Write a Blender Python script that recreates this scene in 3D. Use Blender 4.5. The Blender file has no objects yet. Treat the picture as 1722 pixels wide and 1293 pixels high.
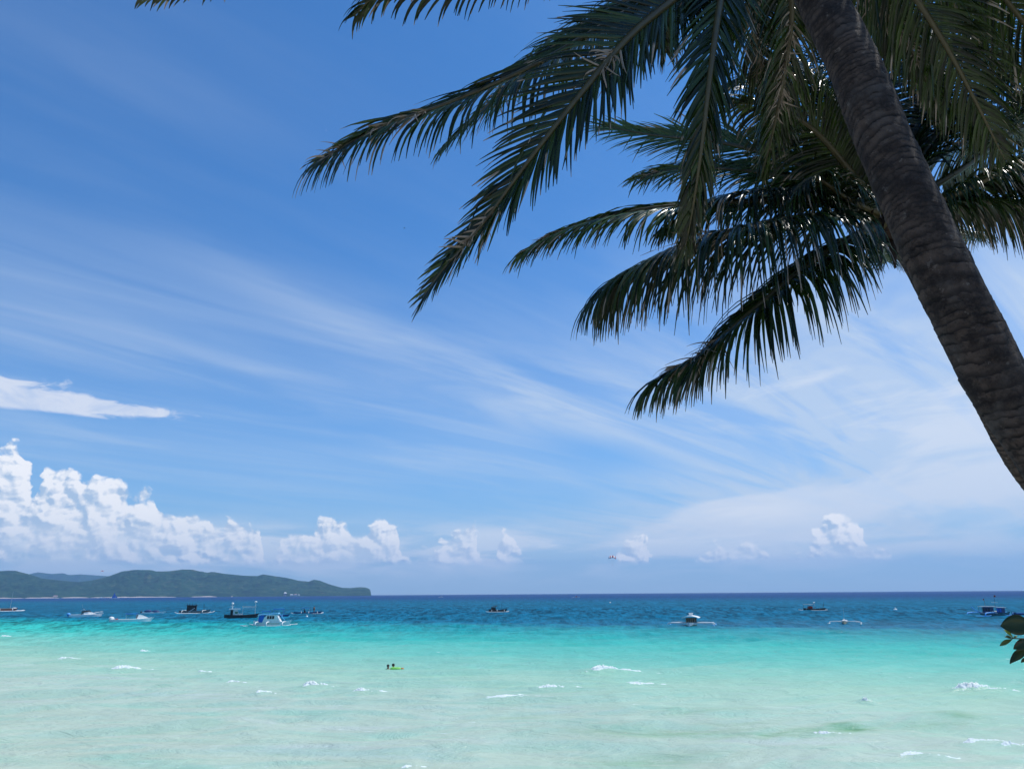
import bpy, math, random
import numpy as np
from mathutils import Vector, Matrix, noise as mnoise

scene = bpy.context.scene
col = scene.collection
random.seed(7)
rng = np.random.default_rng(11)
R = math.radians

# ------------------------------------------------------------------ camera
CAM_H = 4.5
FPX = 1722 * 27 / 36.0                       # focal length in photograph pixels
PITCH = math.atan((998.3 - 646.5) / FPX)
cam_d = bpy.data.cameras.new('camera')
cam_d.lens = 27; cam_d.sensor_width = 36; cam_d.clip_start = 0.05; cam_d.clip_end = 60000
cam = bpy.data.objects.new('camera', cam_d); col.objects.link(cam)
ROT = Matrix.Rotation(math.pi / 2 + PITCH, 3, 'X') @ Matrix.Rotation(R(-0.4), 3, 'Z')
cam.matrix_world = Matrix.Translation((0, 0, CAM_H)) @ ROT.to_4x4()
scene.camera = cam
CP = Vector((0, 0, CAM_H))

def ray(px, py):
    return ROT @ Vector(((px - 861) / FPX, (646.5 - py) / FPX, -1.0))
def P(px, py, d):
    """point seen at a photograph pixel, d metres in front of the lens plane"""
    return CP + ray(px, py) * d
def W(px, py, z=0.0):
    r = ray(px, py)
    return CP + r * ((z - CAM_H) / r.z)
def azel(px, py):
    r = ray(px, py).normalized()
    return math.atan2(r.x, r.y), math.asin(r.z)

# ------------------------------------------------------------------ light and exposure
SUN_AZ, SUN_EL = R(66), R(62)
sun_dir = Vector((math.sin(SUN_AZ) * math.cos(SUN_EL), math.cos(SUN_AZ) * math.cos(SUN_EL), math.sin(SUN_EL)))
sd = bpy.data.lights.new('sun', 'SUN'); sd.energy = 3.6; sd.angle = R(0.53); sd.color = (1.0, 0.96, 0.9)
sun = bpy.data.objects.new('sun', sd); col.objects.link(sun)
sun.rotation_euler = sun_dir.to_track_quat('Z', 'Y').to_euler()
scene.view_settings.view_transform = 'Standard'
scene.view_settings.look = 'None'
scene.view_settings.exposure = 0.15
scene.view_settings.gamma = 1.0
scene.view_settings.use_curve_mapping = False
try:
    scene.cycles.volume_bounces = 1
    scene.cycles.max_bounces = 6
except Exception:
    pass

# ------------------------------------------------------------------ node helper
NDIM = '2D'                                  # flat noise for the sky and the sea, '3D' for solids
class X:
    """a socket with arithmetic"""
    nt = None
    def __init__(s, k): s.k = k
    @staticmethod
    def m(op, *a, clamp=False):
        n = X.nt.nodes.new('ShaderNodeMath'); n.operation = op; n.use_clamp = clamp
        for i, v in enumerate(a):
            if isinstance(v, X): X.nt.links.new(v.k, n.inputs[i])
            else: n.inputs[i].default_value = v
        return X(n.outputs[0])
    def __add__(s, o): return X.m('ADD', s, o)
    def __radd__(s, o): return X.m('ADD', o, s)
    def __sub__(s, o): return X.m('SUBTRACT', s, o)
    def __rsub__(s, o): return X.m('SUBTRACT', o, s)
    def __mul__(s, o): return X.m('MULTIPLY', s, o)
    def __rmul__(s, o): return X.m('MULTIPLY', o, s)
    def __truediv__(s, o): return X.m('DIVIDE', s, o)
    def pow(s, o): return X.m('POWER', s, o)
    def min(s, o): return X.m('MINIMUM', s, o)
    def max(s, o): return X.m('MAXIMUM', s, o)
    def clamp(s): return X.m('ADD', s, 0.0, clamp=True)
def smooth(v, a, b, lo=0.0, hi=1.0):
    n = X.nt.nodes.new('ShaderNodeMapRange'); n.interpolation_type = 'SMOOTHSTEP'
    X.nt.links.new(v.k, n.inputs[0])
    n.inputs[1].default_value = a; n.inputs[2].default_value = b
    n.inputs[3].default_value = lo; n.inputs[4].default_value = hi
    return X(n.outputs[0])
def vec(x=0.0, y=0.0, z=0.0):
    n = X.nt.nodes.new('ShaderNodeCombineXYZ')
    for i, v in enumerate((x, y, z)):
        if isinstance(v, X): X.nt.links.new(v.k, n.inputs[i])
        else: n.inputs[i].default_value = v
    return n.outputs[0]
def sep(v):
    n = X.nt.nodes.new('ShaderNodeSeparateXYZ'); X.nt.links.new(v, n.inputs[0])
    return X(n.outputs[0]), X(n.outputs[1]), X(n.outputs[2])
def noi(v, scale, detail=3, rough=0.5, dist=0.0, lac=2.0, dims=None):
    n = X.nt.nodes.new('ShaderNodeTexNoise')
    n.noise_dimensions = dims or NDIM
    if v is not None: X.nt.links.new(v, n.inputs['Vector'])
    n.inputs['Scale'].default_value = scale; n.inputs['Detail'].default_value = detail
    n.inputs['Roughness'].default_value = rough; n.inputs['Distortion'].default_value = dist
    n.inputs['Lacunarity'].default_value = lac
    return X(n.outputs['Fac'])
def voro(v, scale, detail=2, rough=0.5, sm=0.5):
    n = X.nt.nodes.new('ShaderNodeTexVoronoi'); n.feature = 'SMOOTH_F1'; n.voronoi_dimensions = '2D'
    X.nt.links.new(v, n.inputs['Vector'])
    n.inputs['Scale'].default_value = scale; n.inputs['Detail'].default_value = detail
    n.inputs['Roughness'].default_value = rough; n.inputs['Smoothness'].default_value = sm
    return X(n.outputs['Distance'])
def fcurve(v, pts):
    n = X.nt.nodes.new('ShaderNodeFloatCurve')
    c = n.mapping.curves[0]
    pts = sorted(pts)
    c.points[0].location = pts[0]; c.points[1].location = pts[-1]
    for p in pts[1:-1]: c.points.new(*p)
    for p in c.points: p.handle_type = 'AUTO_CLAMPED'
    n.mapping.extend = 'HORIZONTAL'; n.mapping.update()
    X.nt.links.new(v.k, n.inputs['Value'])
    return X(n.outputs[0])
def mixc(f, a, b):
    n = X.nt.nodes.new('ShaderNodeMix'); n.data_type = 'RGBA'; n.clamp_factor = True
    if isinstance(f, X): X.nt.links.new(f.k, n.inputs[0])
    else: n.inputs[0].default_value = f
    for i, c in ((6, a), (7, b)):
        if isinstance(c, (tuple, list)): n.inputs[i].default_value = (*c[:3], 1)
        else: X.nt.links.new(c, n.inputs[i])
    return n.outputs[2]
def ramp(v, stops):
    n = X.nt.nodes.new('ShaderNodeValToRGB'); e = n.color_ramp.elements
    while len(e) < len(stops): e.new(0.5)
    for i, (p, c) in enumerate(stops):
        e[i].position = p; e[i].color = (*c, 1)
    X.nt.links.new(v.k, n.inputs[0])
    return n.outputs[0]
def lin(r, g, b):
    f = lambda c: c / 12.92 if c <= 0.04045 else ((c + 0.055) / 1.055) ** 2.4
    return (f(r / 255), f(g / 255), f(b / 255))

# ------------------------------------------------------------------ world: sky with cirrus and far cumulus
world = bpy.data.worlds.new('World'); scene.world = world; world.use_nodes = True
nt = world.node_tree; nt.nodes.clear(); X.nt = nt
sky = nt.nodes.new('ShaderNodeTexSky'); sky.sky_type = 'NISHITA'; sky.sun_disc = False
sky.sun_elevation = SUN_EL; sky.sun_rotation = SUN_AZ
sky.altitude = 0; sky.air_density = 1.0; sky.dust_density = 0.6; sky.ozone_density = 1.6
SKY_GAIN = 0.071
tint = nt.nodes.new('ShaderNodeVectorMath'); tint.operation = 'MULTIPLY'
nt.links.new(sky.outputs[0], tint.inputs[0])
tint.inputs[1].default_value = (0.41 * SKY_GAIN, 1.14 * SKY_GAIN, 1.86 * SKY_GAIN)
tc = nt.nodes.new('ShaderNodeTexCoord')
dx, dy, dz = sep(tc.outputs['Generated'])
az = X.m('ARCTAN2', dx, dy)
el = X.m('ARCSINE', dz.max(-1).min(1))

def blob(px, py, rx, ry, rot=0.0):
    a0, e0 = azel(px, py)
    da = (az - a0) * math.cos(e0); de = el - e0
    c, s = math.cos(R(rot)), math.sin(R(rot))
    k = 1 / FPX
    u = (da * c - de * s) / (rx * k); v = (da * s + de * c) / (ry * k)      # rot > 0 tips the right end down
    q = u * u + v * v
    return X.m('EXPONENT', q * -1.0)

# cirrus: streaks in a flat high layer, converging towards the right of the horizon
zz = dz.max(0.0) + 0.06
qx = dx / zz; qy = dy / zz
ca, sa = math.cos(R(45)), math.sin(R(45))
along = qx * sa + qy * ca
acr = qx * ca - qy * sa
st1 = noi(vec(along * 0.16, acr * 0.75, 0.0), 1.0, 6, 0.62, 0.55)
st2 = noi(vec(along * 0.5, acr * 2.6, 3.0), 1.0, 5, 0.6, 0.8)
soft = noi(vec(along * 0.12, acr * 0.22, 7.0), 1.0, 3, 0.5, 0.3)
streak = smooth(st1 * 0.55 + st2 * 0.45, 0.36, 0.66)
cover = (0.10 + blob(1500, 610, 560, 150) * 1.25 + blob(1500, 850, 560, 80) * 1.0 + blob(540, 520, 330, 34, 20) * 0.26
         + blob(880, 665, 330, 52, 20) * 0.30 + blob(620, 690, 360, 22, 14) * 0.35 + blob(150, 560, 460, 120) * 0.50 + blob(300, 180, 420, 90, 12) * 0.12
         + blob(450, 780, 700, 60) * 0.38 + blob(1580, 830, 330, 52) * 0.9 + blob(1000, 895, 900, 16) * 0.35 + blob(1750, 500, 330, 150) * 0.4 + blob(1250, 700, 300, 50, 8) * 0.3)
cover = cover * (1.0 - blob(560, 300, 260, 130) * 0.45) * (1.0 - blob(1010, 765, 150, 34, 12) * 0.85) * (1.0 - blob(900, 840, 260, 30) * 0.5)
veil = (cover * (0.30 + streak * 0.82) * smooth(soft, 0.25, 0.62, 0.6, 1.0)).clamp() * smooth(el, 0.0, 0.06, 0.55, 1.0)
# horizon brightening
skyc = mixc(X.m('EXPONENT', el.max(0.0) * -9.5) * 0.74, tint.outputs[0], lin(186, 207, 226))
skyc = mixc(veil * 0.76, skyc, lin(200, 214, 230))
# layered white cloud, broken into long sheets, low on the right
sh = noi(vec(az * 5.0 + 2.0, el * 24.0 - az * 3.0), 1.0, 6, 0.6, 0.5)
sh2 = noi(vec(az * 14.0, el * 70.0 - az * 6.0), 1.0, 5, 0.62, 0.4)
shm = blob(1560, 825, 330, 50, -6) * 1.0 + blob(1240, 862, 110, 24) * 0.95 + blob(1400, 640, 420, 70, 14) * 0.55 + blob(1250, 905, 420, 22) * 0.6 + blob(1660, 700, 260, 50) * 0.5
sheet = smooth(shm + (sh - 0.5) * 1.3 + (sh2 - 0.5) * 0.5, 0.45, 0.95)
skyc = mixc(sheet * 0.62, skyc, lin(222, 228, 238))
# lens shaped cloud at the left
l0 = blob(-10, 668, 160, 38, 4) + blob(185, 685, 120, 8, 1) * 0.9
ln = noi(vec(az * 22.0, el * 60.0, 1.0), 1.0, 6, 0.62, 0.6)
lens = smooth(l0 + (ln - 0.5) * 1.25, 0.30, 0.70)
lens = lens * smooth(el + (ln - 0.5) * 0.006, azel(120, 700)[1], azel(120, 693)[1])
skyc = mixc(lens * smooth(ln, 0.3, 0.6, 0.6, 0.85), skyc, lin(224, 228, 238))

# cumulus row: skyline profile, billows from fractal cells, relief lit from the sun side
AZ0, AZ1, EH = -0.75, 0.75, 0.26
prof_px = [(-260, 800), (-200, 840), (-120, 800), (-60, 770), (-20, 760), (0, 753), (22, 745), (42, 757), (50, 795), (60, 822), (68, 808), (76, 787), (95, 782), (125, 787), (147, 806), (158, 805),
 (172, 801), (185, 800), (203, 802), (212, 820), (226, 829), (246, 826), (262, 831), (268, 850), (276, 868), (292, 867), (310, 860), (325, 853), (340, 862), (356, 872),
 (372, 890), (378, 878), (394, 874), (406, 884), (420, 890), (434, 893), (441, 908), (448, 938), (462, 948), (472, 930), (479, 892), (492, 888), (512, 890), (530, 876), (546, 864),
 (556, 868), (572, 882), (590, 888), (600, 896), (612, 892), (626, 880), (640, 867), (652, 874), (666, 886), (673, 905), (684, 926), (700, 925), (722, 920), (742, 908),
 (760, 895), (775, 890), (790, 878), (800, 886), (806, 905), (814, 948), (826, 950), (834, 918), (842, 905), (852, 890), (861, 899), (869, 915), (876, 945), (890, 965), (1015, 965), (1034, 935), (1046, 915),
 (1060, 905), (1078, 893), (1089, 896), (1093, 925), (1101, 962), (1150, 962), (1168, 926), (1190, 918), (1220, 913), (1262, 911), (1286, 922), (1304, 955), (1322, 955), (1336, 925), (1352, 918), (1362, 905),
 (1370, 888), (1386, 870), (1402, 856), (1420, 860), (1440, 868), (1456, 870), (1460, 890), (1446, 912), (1464, 918), (1494, 930), (1524, 958), (1700, 962), (1800, 925), (1900, 905), (1990, 935)]
pts = []
for (x, y) in prof_px:
    a, e = azel(x, y)
    pts.append(((a - AZ0) / (AZ1 - AZ0), max(e, 0) / EH))
pts = [(0.0, 0.25), (0.02, 0.1), (0.04, 0.3)] + [p for p in pts if 0.05 < p[0] < 0.97] + [(0.985, 0.3), (1.0, 0.2)]
E_BASE = azel(861, 949)[1]
kx = 1 / FPX
def cumulus(a, e):
    w1 = noi(vec(a * 26.0, e * 30.0, 5.0), 1.0, 3, 0.55)
    w2 = noi(vec(a * 26.0 + 17.3, e * 30.0 + 5.1), 1.0, 3, 0.55)
    a2 = a + (w1 - 0.5) * 0.020; e2 = e + (w2 - 0.5) * 0.010
    nn = noi(vec(a, e, 0.3), 110.0, 6, 0.62)
    a2 = a2 + (nn - 0.5) * 0.011
    top = fcurve((a2 - AZ0) * (1 / (AZ1 - AZ0)), pts) * EH
    sdv = (top - e2)
    vv = voro(vec(a2 * 1.0, e2 * 1.1, 2.0), 36.0, 3, 0.45, 0.45)
    big = noi(vec(a * 1.0, e * 1.6, 1.3), 24.0, 3, 0.5)
    bil = (0.42 - vv) * 0.020 + (nn - 0.5) * 0.009
    hgt = sdv + bil + 0.0042
    relief = (0.42 - vv) * 0.022 + (nn - 0.5) * 0.0035 + (big - 0.5) * 0.036 + sdv.min(0.03) * 0.25
    return hgt, relief, nn, big
sky_plain = skyc
h0, r0, n0, b0 = cumulus(az, el)
lx, lz = 0.72, 0.75                                    # the sun stands up and to the right
dl = 6.0 * kx
h1, r1, n1, b1 = cumulus(az + lx * dl, el + lz * dl)
lit = ((r0 - r1) * (1 / dl) * 0.50 + 0.60)
alpha = smooth(h0, -0.0010, 0.0062)
basef = smooth(el + (b0 - 0.5) * 0.007 + (n0 - 0.5) * 0.004, E_BASE - 0.003, E_BASE + 0.006)
alpha = alpha * basef
low = smooth(el, E_BASE, E_BASE + 0.055)
thin = smooth(b0 + low * 0.30, 0.30, 0.62)
alpha = alpha * (0.55 + 0.45 * thin)
lit = (lit + low * 0.12 - 0.06 + (b0 - 0.5) * 0.5).clamp()
left = smooth(az, azel(300, 900)[0], azel(120, 900)[0])
cloudc = mixc(lit, lin(176, 198, 222), lin(253, 252, 252))
skyc = mixc(alpha * 0.97, skyc, cloudc)
# hazy bank under and between the cumulus
bank = smooth(noi(vec(az * 7.0, el * 34.0, 9.0), 1.0, 5, 0.58, 0.3), 0.34, 0.66)
bt = blob(280, 925, 560, 34) * 1.9 + blob(1350, 915, 480, 40) * 0.8 + blob(860, 922, 260, 24) * 0.9 + blob(1245, 862, 80, 22) * 1.3
skyc = mixc((bt * (bank * 0.75 + 0.12)).min(0.78).max(0.0) * (1.0 - alpha * 0.55), skyc, lin(226, 232, 240))
bg = nt.nodes.new('ShaderNodeBackground'); bg.inputs[1].default_value = 1.0
nt.links.new(skyc, bg.inputs[0])
bg2 = nt.nodes.new('ShaderNodeBackground'); nt.links.new(sky_plain, bg2.inputs[0])
gate = X.m('MULTIPLY', X.m('LESS_THAN', el, 0.255), X.m('GREATER_THAN', el, -0.01))   # nothing of the cumulus row lies outside this belt
wm = nt.nodes.new('ShaderNodeMixShader'); nt.links.new(gate.k, wm.inputs[0])
nt.links.new(bg2.outputs[0], wm.inputs[1]); nt.links.new(bg.outputs[0], wm.inputs[2])
wo = nt.nodes.new('ShaderNodeOutputWorld'); nt.links.new(wm.outputs[0], wo.inputs[0])
world.cycles.sampling_method = 'MANUAL'; world.cycles.sample_map_resolution = 512

# ------------------------------------------------------------------ materials
MATS = {}
def newmat(name):
    m = bpy.data.materials.new(name); m.use_nodes = True
    m.node_tree.nodes.clear(); X.nt = m.node_tree
    o = m.node_tree.nodes.new('ShaderNodeOutputMaterial')
    return m, m.node_tree, o
def principled(nt, **k):
    b = nt.nodes.new('ShaderNodeBsdfPrincipled')
    for n, v in k.items():
        n = n.replace('_', ' ')
        if isinstance(v, X): nt.links.new(v.k, b.inputs[n])
        elif isinstance(v, bpy.types.NodeSocket): nt.links.new(v, b.inputs[n])
        else: b.inputs[n].default_value = (*v, 1) if isinstance(v, tuple) else v
    return b
def bump(nt, h, strength, dist):
    b = nt.nodes.new('ShaderNodeBump'); b.inputs['Strength'].default_value = strength; b.inputs['Distance'].default_value = dist
    nt.links.new(h.k, b.inputs['Height']); return b.outputs[0]
def paint(name, c, rough=0.45, var=0.25, metal=0.0, scale=3.0):
    """a painted or plain surface with a little wear"""
    if name in MATS: return MATS[name]
    m, nt, o = newmat(name)
    t = nt.nodes.new('ShaderNodeTexCoord')
    n = noi(t.outputs['Object'], scale, 5, 0.6)
    d = tuple(v * (1 - var) for v in c)
    b = principled(nt, Base_Color=mixc(smooth(n, 0.35, 0.7), c, d), Roughness=smooth(n, 0.3, 0.7, rough, min(1, rough + 0.2)), Metallic=metal)
    nt.links.new(b.outputs[0], o.inputs[0]); MATS[name] = m
    return m

def obj(name, verts, faces, mat, parent=None, smooth_=False, **props):
    me = bpy.data.meshes.new(name)
    me.from_pydata([tuple(v) for v in verts], [], faces)
    if mat: me.materials.append(mat)
    if smooth_: me.polygons.foreach_set('use_smooth', [True] * len(me.polygons))
    me.update()
    o = bpy.data.objects.new(name, me); col.objects.link(o)
    if parent: o.parent = parent
    for k, v in props.items(): o[k] = v
    return o
def grid_obj(name, V, nu, nv, mat, **props):
    """V: (nu*nv,3) array, row-major"""
    me = bpy.data.meshes.new(name)
    idx = np.arange(nu * nv).reshape(nu, nv)
    q = np.stack([idx[:-1, :-1], idx[:-1, 1:], idx[1:, 1:], idx[1:, :-1]], -1).reshape(-1, 4)
    me.vertices.add(len(V)); me.vertices.foreach_set('co', V.astype(np.float32).ravel())
    me.loops.add(q.size); me.loops.foreach_set('vertex_index', q.ravel().astype(np.int32))
    me.polygons.add(len(q)); me.polygons.foreach_set('loop_start', np.arange(0, q.size, 4, dtype=np.int32))
    me.polygons.foreach_set('loop_total', np.full(len(q), 4, dtype=np.int32))
    me.polygons.foreach_set('use_smooth', np.ones(len(q), dtype=bool))
    me.update(calc_edges=True); me.validate()
    me.materials.append(mat)
    o = bpy.data.objects.new(name, me); col.objects.link(o)
    for k, v in props.items(): o[k] = v
    return o
def thing(name, label, cat, loc=(0, 0, 0), rz=0.0, group=None):
    o = bpy.data.objects.new(name, None); col.objects.link(o)
    o.location = loc; o.rotation_euler = (0, 0, rz); o.empty_display_size = 0.2
    o['label'] = label; o['category'] = cat
    if group: o['group'] = group
    return o

# ------------------------------------------------------------------ ground: beach running down under the sea
NDIM = '3D'
def sand_mat():
    m, nt, o = newmat('sand')
    t = nt.nodes.new('ShaderNodeTexCoord')
    n = noi(t.outputs['Object'], 1.5, 8, 0.65)
    f = noi(t.outputs['Object'], 60.0, 3, 0.6)
    b = principled(nt, Base_Color=mixc(n, (0.62, 0.56, 0.46), (0.44, 0.39, 0.31)), Roughness=0.95, Normal=bump(nt, n * 0.5 + f * 0.08, 0.5, 0.08))
    nt.links.new(b.outputs[0], o.inputs[0]); return m
gx = np.unique(np.concatenate([np.linspace(-40, 40, 90), np.sign(np.linspace(-1, 1, 41)) * np.abs(np.linspace(-1, 1, 41)) ** 3 * 13000]))
gy = np.unique(np.concatenate([np.linspace(-20, 40, 90), -20 - np.linspace(0, 1, 15) ** 2 * 1200, 40 + np.linspace(0, 1, 15) ** 3 * 12900]))
GX, GY = np.meshgrid(gx, gy)
def ground_z(x, y):
    s = y + 0.5 * np.clip(x, -60, 60)
    z = np.interp(s, [-1e5, 3, 7, 13, 30, 120, 1e5], [2.9, 2.7, 1.9, 0.0, -1.0, -3.0, -4.0])
    return z + 0.03 * np.sin(x * 1.7 + y) * np.sin(y * 1.3 - x * .6)
grid_obj('ground', np.stack([GX, GY, ground_z(GX, GY)], -1).reshape(-1, 3), len(gy), len(gx), sand_mat(), kind='structure')

# ------------------------------------------------------------------ sea
foam_spots = [  # px, py, width px, rise px, label
 (112, 1109, 30, 4, 'small white crest in the shallows straight below the motorboat with the black canopy'),
 (212, 1127, 48, 5, 'long thin whitecap trailing foam, below the white motorboat with the blue awning'),
 (393, 1147, 22, 4, 'tiny whitecap in the pale shallows directly below the black hulled boat'),
 (442, 1168, 30, 5, 'low white crest lying just left of the brightest whitecap on the left side'),
 (533, 1158, 42, 8, 'brightest and tallest whitecap on the left side, rolling in below the blue-roofed boat'),
 (614, 1166, 36, 5, 'flat white crest below and left of the two swimmers'),
 (930, 1157, 46, 5, 'straight narrow whitecap in the middle of the pale shallows'),
 (1020, 1133, 58, 8, 'bright whitecap with a long tail to the right, farthest of the middle pair of crests'),
 (1085, 1151, 46, 4, 'faint thin crest just below and right of the bright tailed whitecap'),
 (1645, 1165, 62, 13, 'largest foaming crest, at the right below the leafy twig'),
 (1460, 1184, 18, 8, 'short round burst of foam left of the largest foaming crest'),
 (1392, 1237, 42, 6, 'white foam crest in front of the painted dark green wave face'),
 (855, 1178, 58, 3, 'very thin pale foam line below and left of the straight middle whitecap'),
 (1645, 1255, 56, 7, 'foaming crest near the lower right corner, left one of two in line'),
 (1706, 1258, 40, 6, 'foaming crest cut off by the right edge near the lower corner'),
 (1545, 1277, 62, 5, 'lowest foam line on the right, close to the shore'),
 (242, 1094, 16, 2.5, 'tiny foam fleck where pale water turns turquoise, below the white motorboats'),
 (342, 1132, 22, 2.5, 'faint small foam fleck midway between the two longest left crests'),
 (10, 1072, 22, 3, 'small crest cut off by the left edge below the red outrigger boat'),
 (690, 1288, 26, 4, 'small foam fleck nearest the shore at the bottom middle'),
]
NW = 30
w_len = np.exp(rng.uniform(np.log(0.9), np.log(11), NW)); w_k = 2 * np.pi / w_len
w_dir = R(-90 + 14) + rng.normal(0, 0.42, NW)
w_amp = 0.0085 * w_len ** 0.8 * rng.uniform(0.6, 1.2, NW)
w_ph = rng.uniform(0, 6.28, NW)
def sea_z(x, y):
    z = np.zeros_like(x); d = np.hypot(x, y)
    # slow warp keeps crests short and uneven
    wx = x + 1.3 * np.sin(0.21 * y + 0.13 * x) + 0.6 * np.sin(0.77 * x + 1.1)
    wy = y + 1.6 * np.sin(0.17 * x + 0.9) + 0.5 * np.sin(0.53 * x - 0.31 * y)
    for k, a, A, p, L in zip(w_k, w_dir, w_amp, w_ph, w_len):
        fade = np.clip((L * 95 - d) / (L * 45), 0, 1)
        c = 0.5 + 0.5 * np.sin((wx * np.cos(a + 1.2) + wy * np.sin(a + 1.2)) * k * 0.31 + p * 3)
        s = np.sin((wx * np.cos(a) + wy * np.sin(a)) * k + p)
        z += A * (s + 0.25 * s * s) * c * fade
    grow = np.interp(d, [15, 60, 130, 400], [0.75, 1.0, 2.0, 2.2])
    return z * grow
th_in = np.radians(np.arange(-37.5, 37.51, 0.125)); th_o = np.radians(np.linspace(40, 100, 22))
th = np.concatenate([-th_o[::-1], th_in, th_o])
rr = np.concatenate([np.exp(np.linspace(np.log(9), np.log(260), 500)), np.exp(np.linspace(np.log(262), np.log(12500), 70))])
RR, TH = np.meshgrid(rr, th, indexing='ij')
SX, SY = RR * np.sin(TH), RR * np.cos(TH)
SZ = sea_z(SX, SY)
dark_face = np.zeros_like(SX)  # mask for dark wave faces painted as green patches
for (px, py, w, h, lab) in foam_spots:                    # a low steep ridge under each breaking crest
    c = W(px, py); mpp = c.y / FPX
    SZ += 0.9 * h * mpp * np.exp(-((SX - c.x) / (w * mpp * 0.75)) ** 2 - ((SY - c.y - 0.15) / (0.5)) ** 2)
for (px, py, w, dd, a) in [(1425, 1223, 38, 0.7, 0.95), (1370, 1229, 60, 0.6, .5), (1280, 1236, 26, 0.4, .55), (1150, 1232, 130, 0.9, .35), (1320, 1234, 110, .9, .4), (1615, 1206, 40, .9, .5),
                           (1040, 1230, 90, 1.1, .3), (1560, 1218, 110, .7, .28), (1060, 1280, 70, .8, .35), (1180, 1195, 80, .8, .28), (1250, 1216, 90, .5, .25), (880, 1205, 60, 1, .2), (1120, 1272, 90, .8, .3)]:
    c = W(px, py); mpp = c.y / FPX
    dark_face = np.maximum(dark_face, a * np.exp(-((SX - c.x) / (w * mpp)) ** 2 - ((SY - c.y - 0.12 * (SX - c.x)) / dd) ** 2))

def sea_mat():
    global NDIM
    NDIM = '2D'
    m, nt, o = newmat('sea_water')
    g = nt.nodes.new('ShaderNodeNewGeometry')
    px_, py_, pz_ = sep(g.outputs['Position'])
    s = py_ + px_ * 0.5
    dist = X.m('SQRT', px_ * px_ + py_ * py_)
    ls = X.m('LOGARITHM', s.max(5.0), 10.0)
    warp = noi(vec(px_ * 0.02, py_ * 0.05, 0), 1.0, 4, 0.55)
    warp2 = noi(vec(px_ * 0.12, py_ * 0.30, 0), 1.0, 4, 0.6)
    t = (ls + (warp - 0.5) * 0.10 + (warp2 - 0.5) * 0.05) * 0.25           # 10^0 .. 10^4 m
    A = lambda s_: math.log10(s_) / 4
    stops = [(A(17), (0.475, 0.56, 0.42)), (A(32), (0.445, 0.56, 0.43)), (A(46), (0.34, 0.56, 0.395)), (A(60), (0.15, 0.51, 0.385)), (A(78), (0.040, 0.44, 0.355)),
             (A(102), (0.012, 0.29, 0.29)), (A(126), (0.006, 0.13, 0.215)), (A(200), (0.006, 0.105, 0.185)), (A(420), (0.006, 0.115, 0.20)), (A(900), (0.011, 0.058, 0.165)), (A(4000), (0.012, 0.045, 0.15))]
    c = ramp(t, stops)
    # drifting patches: sand bars, seaweed and mottling of the bottom
    pat = noi(vec(px_ * 0.10 + 4.0, py_ * 0.55 + px_ * 0.04), 1.0, 6, 0.62, 0.3)
    c = mixc(smooth(pat, 0.50, 0.70) * smooth(ls, 1.55, 1.75, 0.40, 0.0), c, (0.28, 0.56, 0.40))
    c = mixc(smooth(pat, 0.46, 0.28) * smooth(ls, 1.5, 1.75, 0.45, 0.0), c, (0.50, 0.56, 0.52))
    at = nt.nodes.new('ShaderNodeAttribute'); at.attribute_name = 'dark_face'
    wn = noi(vec(px_ * 1.2, py_ * 2.0, 8.0), 1.0, 5, 0.6)
    wf = X(at.outputs['Fac']) * smooth(wn, 0.25, 0.6, 0.4, 1.25)
    c = mixc(wf.clamp(), c, (0.13, 0.32, 0.12))  # dark faces of waves put into the water colour
    far = smooth(dist, 60.0, 180.0)
    # chop: light and dark of the waves put into the colour, in streaks that keep their size on the water
    ch1 = noi(vec(px_ * 0.9, py_ * 0.35, 1.0), 1.0, 5, 0.7, 0.4)
    ch2 = noi(vec(px_ * 0.22, py_ * 0.045, 2.0), 1.0, 5, 0.7, 0.3)
    ch3 = noi(vec(px_ * 0.55 + 9.0, py_ * 0.10, 2.0), 1.0, 4, 0.75, 0.2)
    ch = (ch1 * 0.34 + ch2 * 0.30 + ch3 * 0.36)
    chn = smooth(ch, 0.40, 0.60, -1.0, 1.0)
    hsv = nt.nodes.new('ShaderNodeHueSaturation')
    vlu = 1.0 + chn * (0.05 + far * 0.50)
    nt.links.new(vlu.k, hsv.inputs['Value']); nt.links.new(c, hsv.inputs['Color']); c = hsv.outputs[0]
    glint_n = noi(vec(px_ * 1.1, py_ * 3.0 + px_ * 0.2), 1.0, 6, 0.66, 0.5)
    glint_mask = noi(vec(px_ * 0.10, py_ * 0.16), 1.0, 3, 0.5)
    c = mixc((smooth(glint_n, 0.655, 0.735) * smooth(glint_mask, 0.48, 0.62) * smooth(ls, 1.75, 1.95, 0.75, 0.25)), c, (0.74, 0.82, 0.78))       # glints of the small waves, painted as pale flecks
    # faces turned to the shore look deeper into the water than the backs of the waves
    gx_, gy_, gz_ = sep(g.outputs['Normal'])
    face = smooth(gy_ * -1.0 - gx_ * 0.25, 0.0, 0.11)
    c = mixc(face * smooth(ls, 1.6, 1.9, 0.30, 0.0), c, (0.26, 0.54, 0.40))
    fine = noi(vec(px_ * 2.2 + py_ * 0.7, py_ * 3.4 - px_ * 0.9), 1.0, 5, 0.7, 0.4)
    c = mixc(smooth(fine, 0.54, 0.70) * smooth(ls, 1.45, 1.75, 0.14, 0.0), c, (0.58, 0.68, 0.62))  # ripple shading put into the colour as fine pale streaks
    # ripples
    rip = noi(vec(px_ * 1.0, py_ * 1.5, 0.0), 2.6, 6, 0.62, 0.5)
    rip2 = noi(vec(px_ * 0.5, py_ * 0.9, 3.0), 1.0, 5, 0.6, 0.6)
    hh = rip * 0.060 + rip2 * 0.20 + ch2 * 0.5 * far + ch1 * 0.18 * far
    nrm = bump(nt, hh, 1.0, 1.0)
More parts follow.
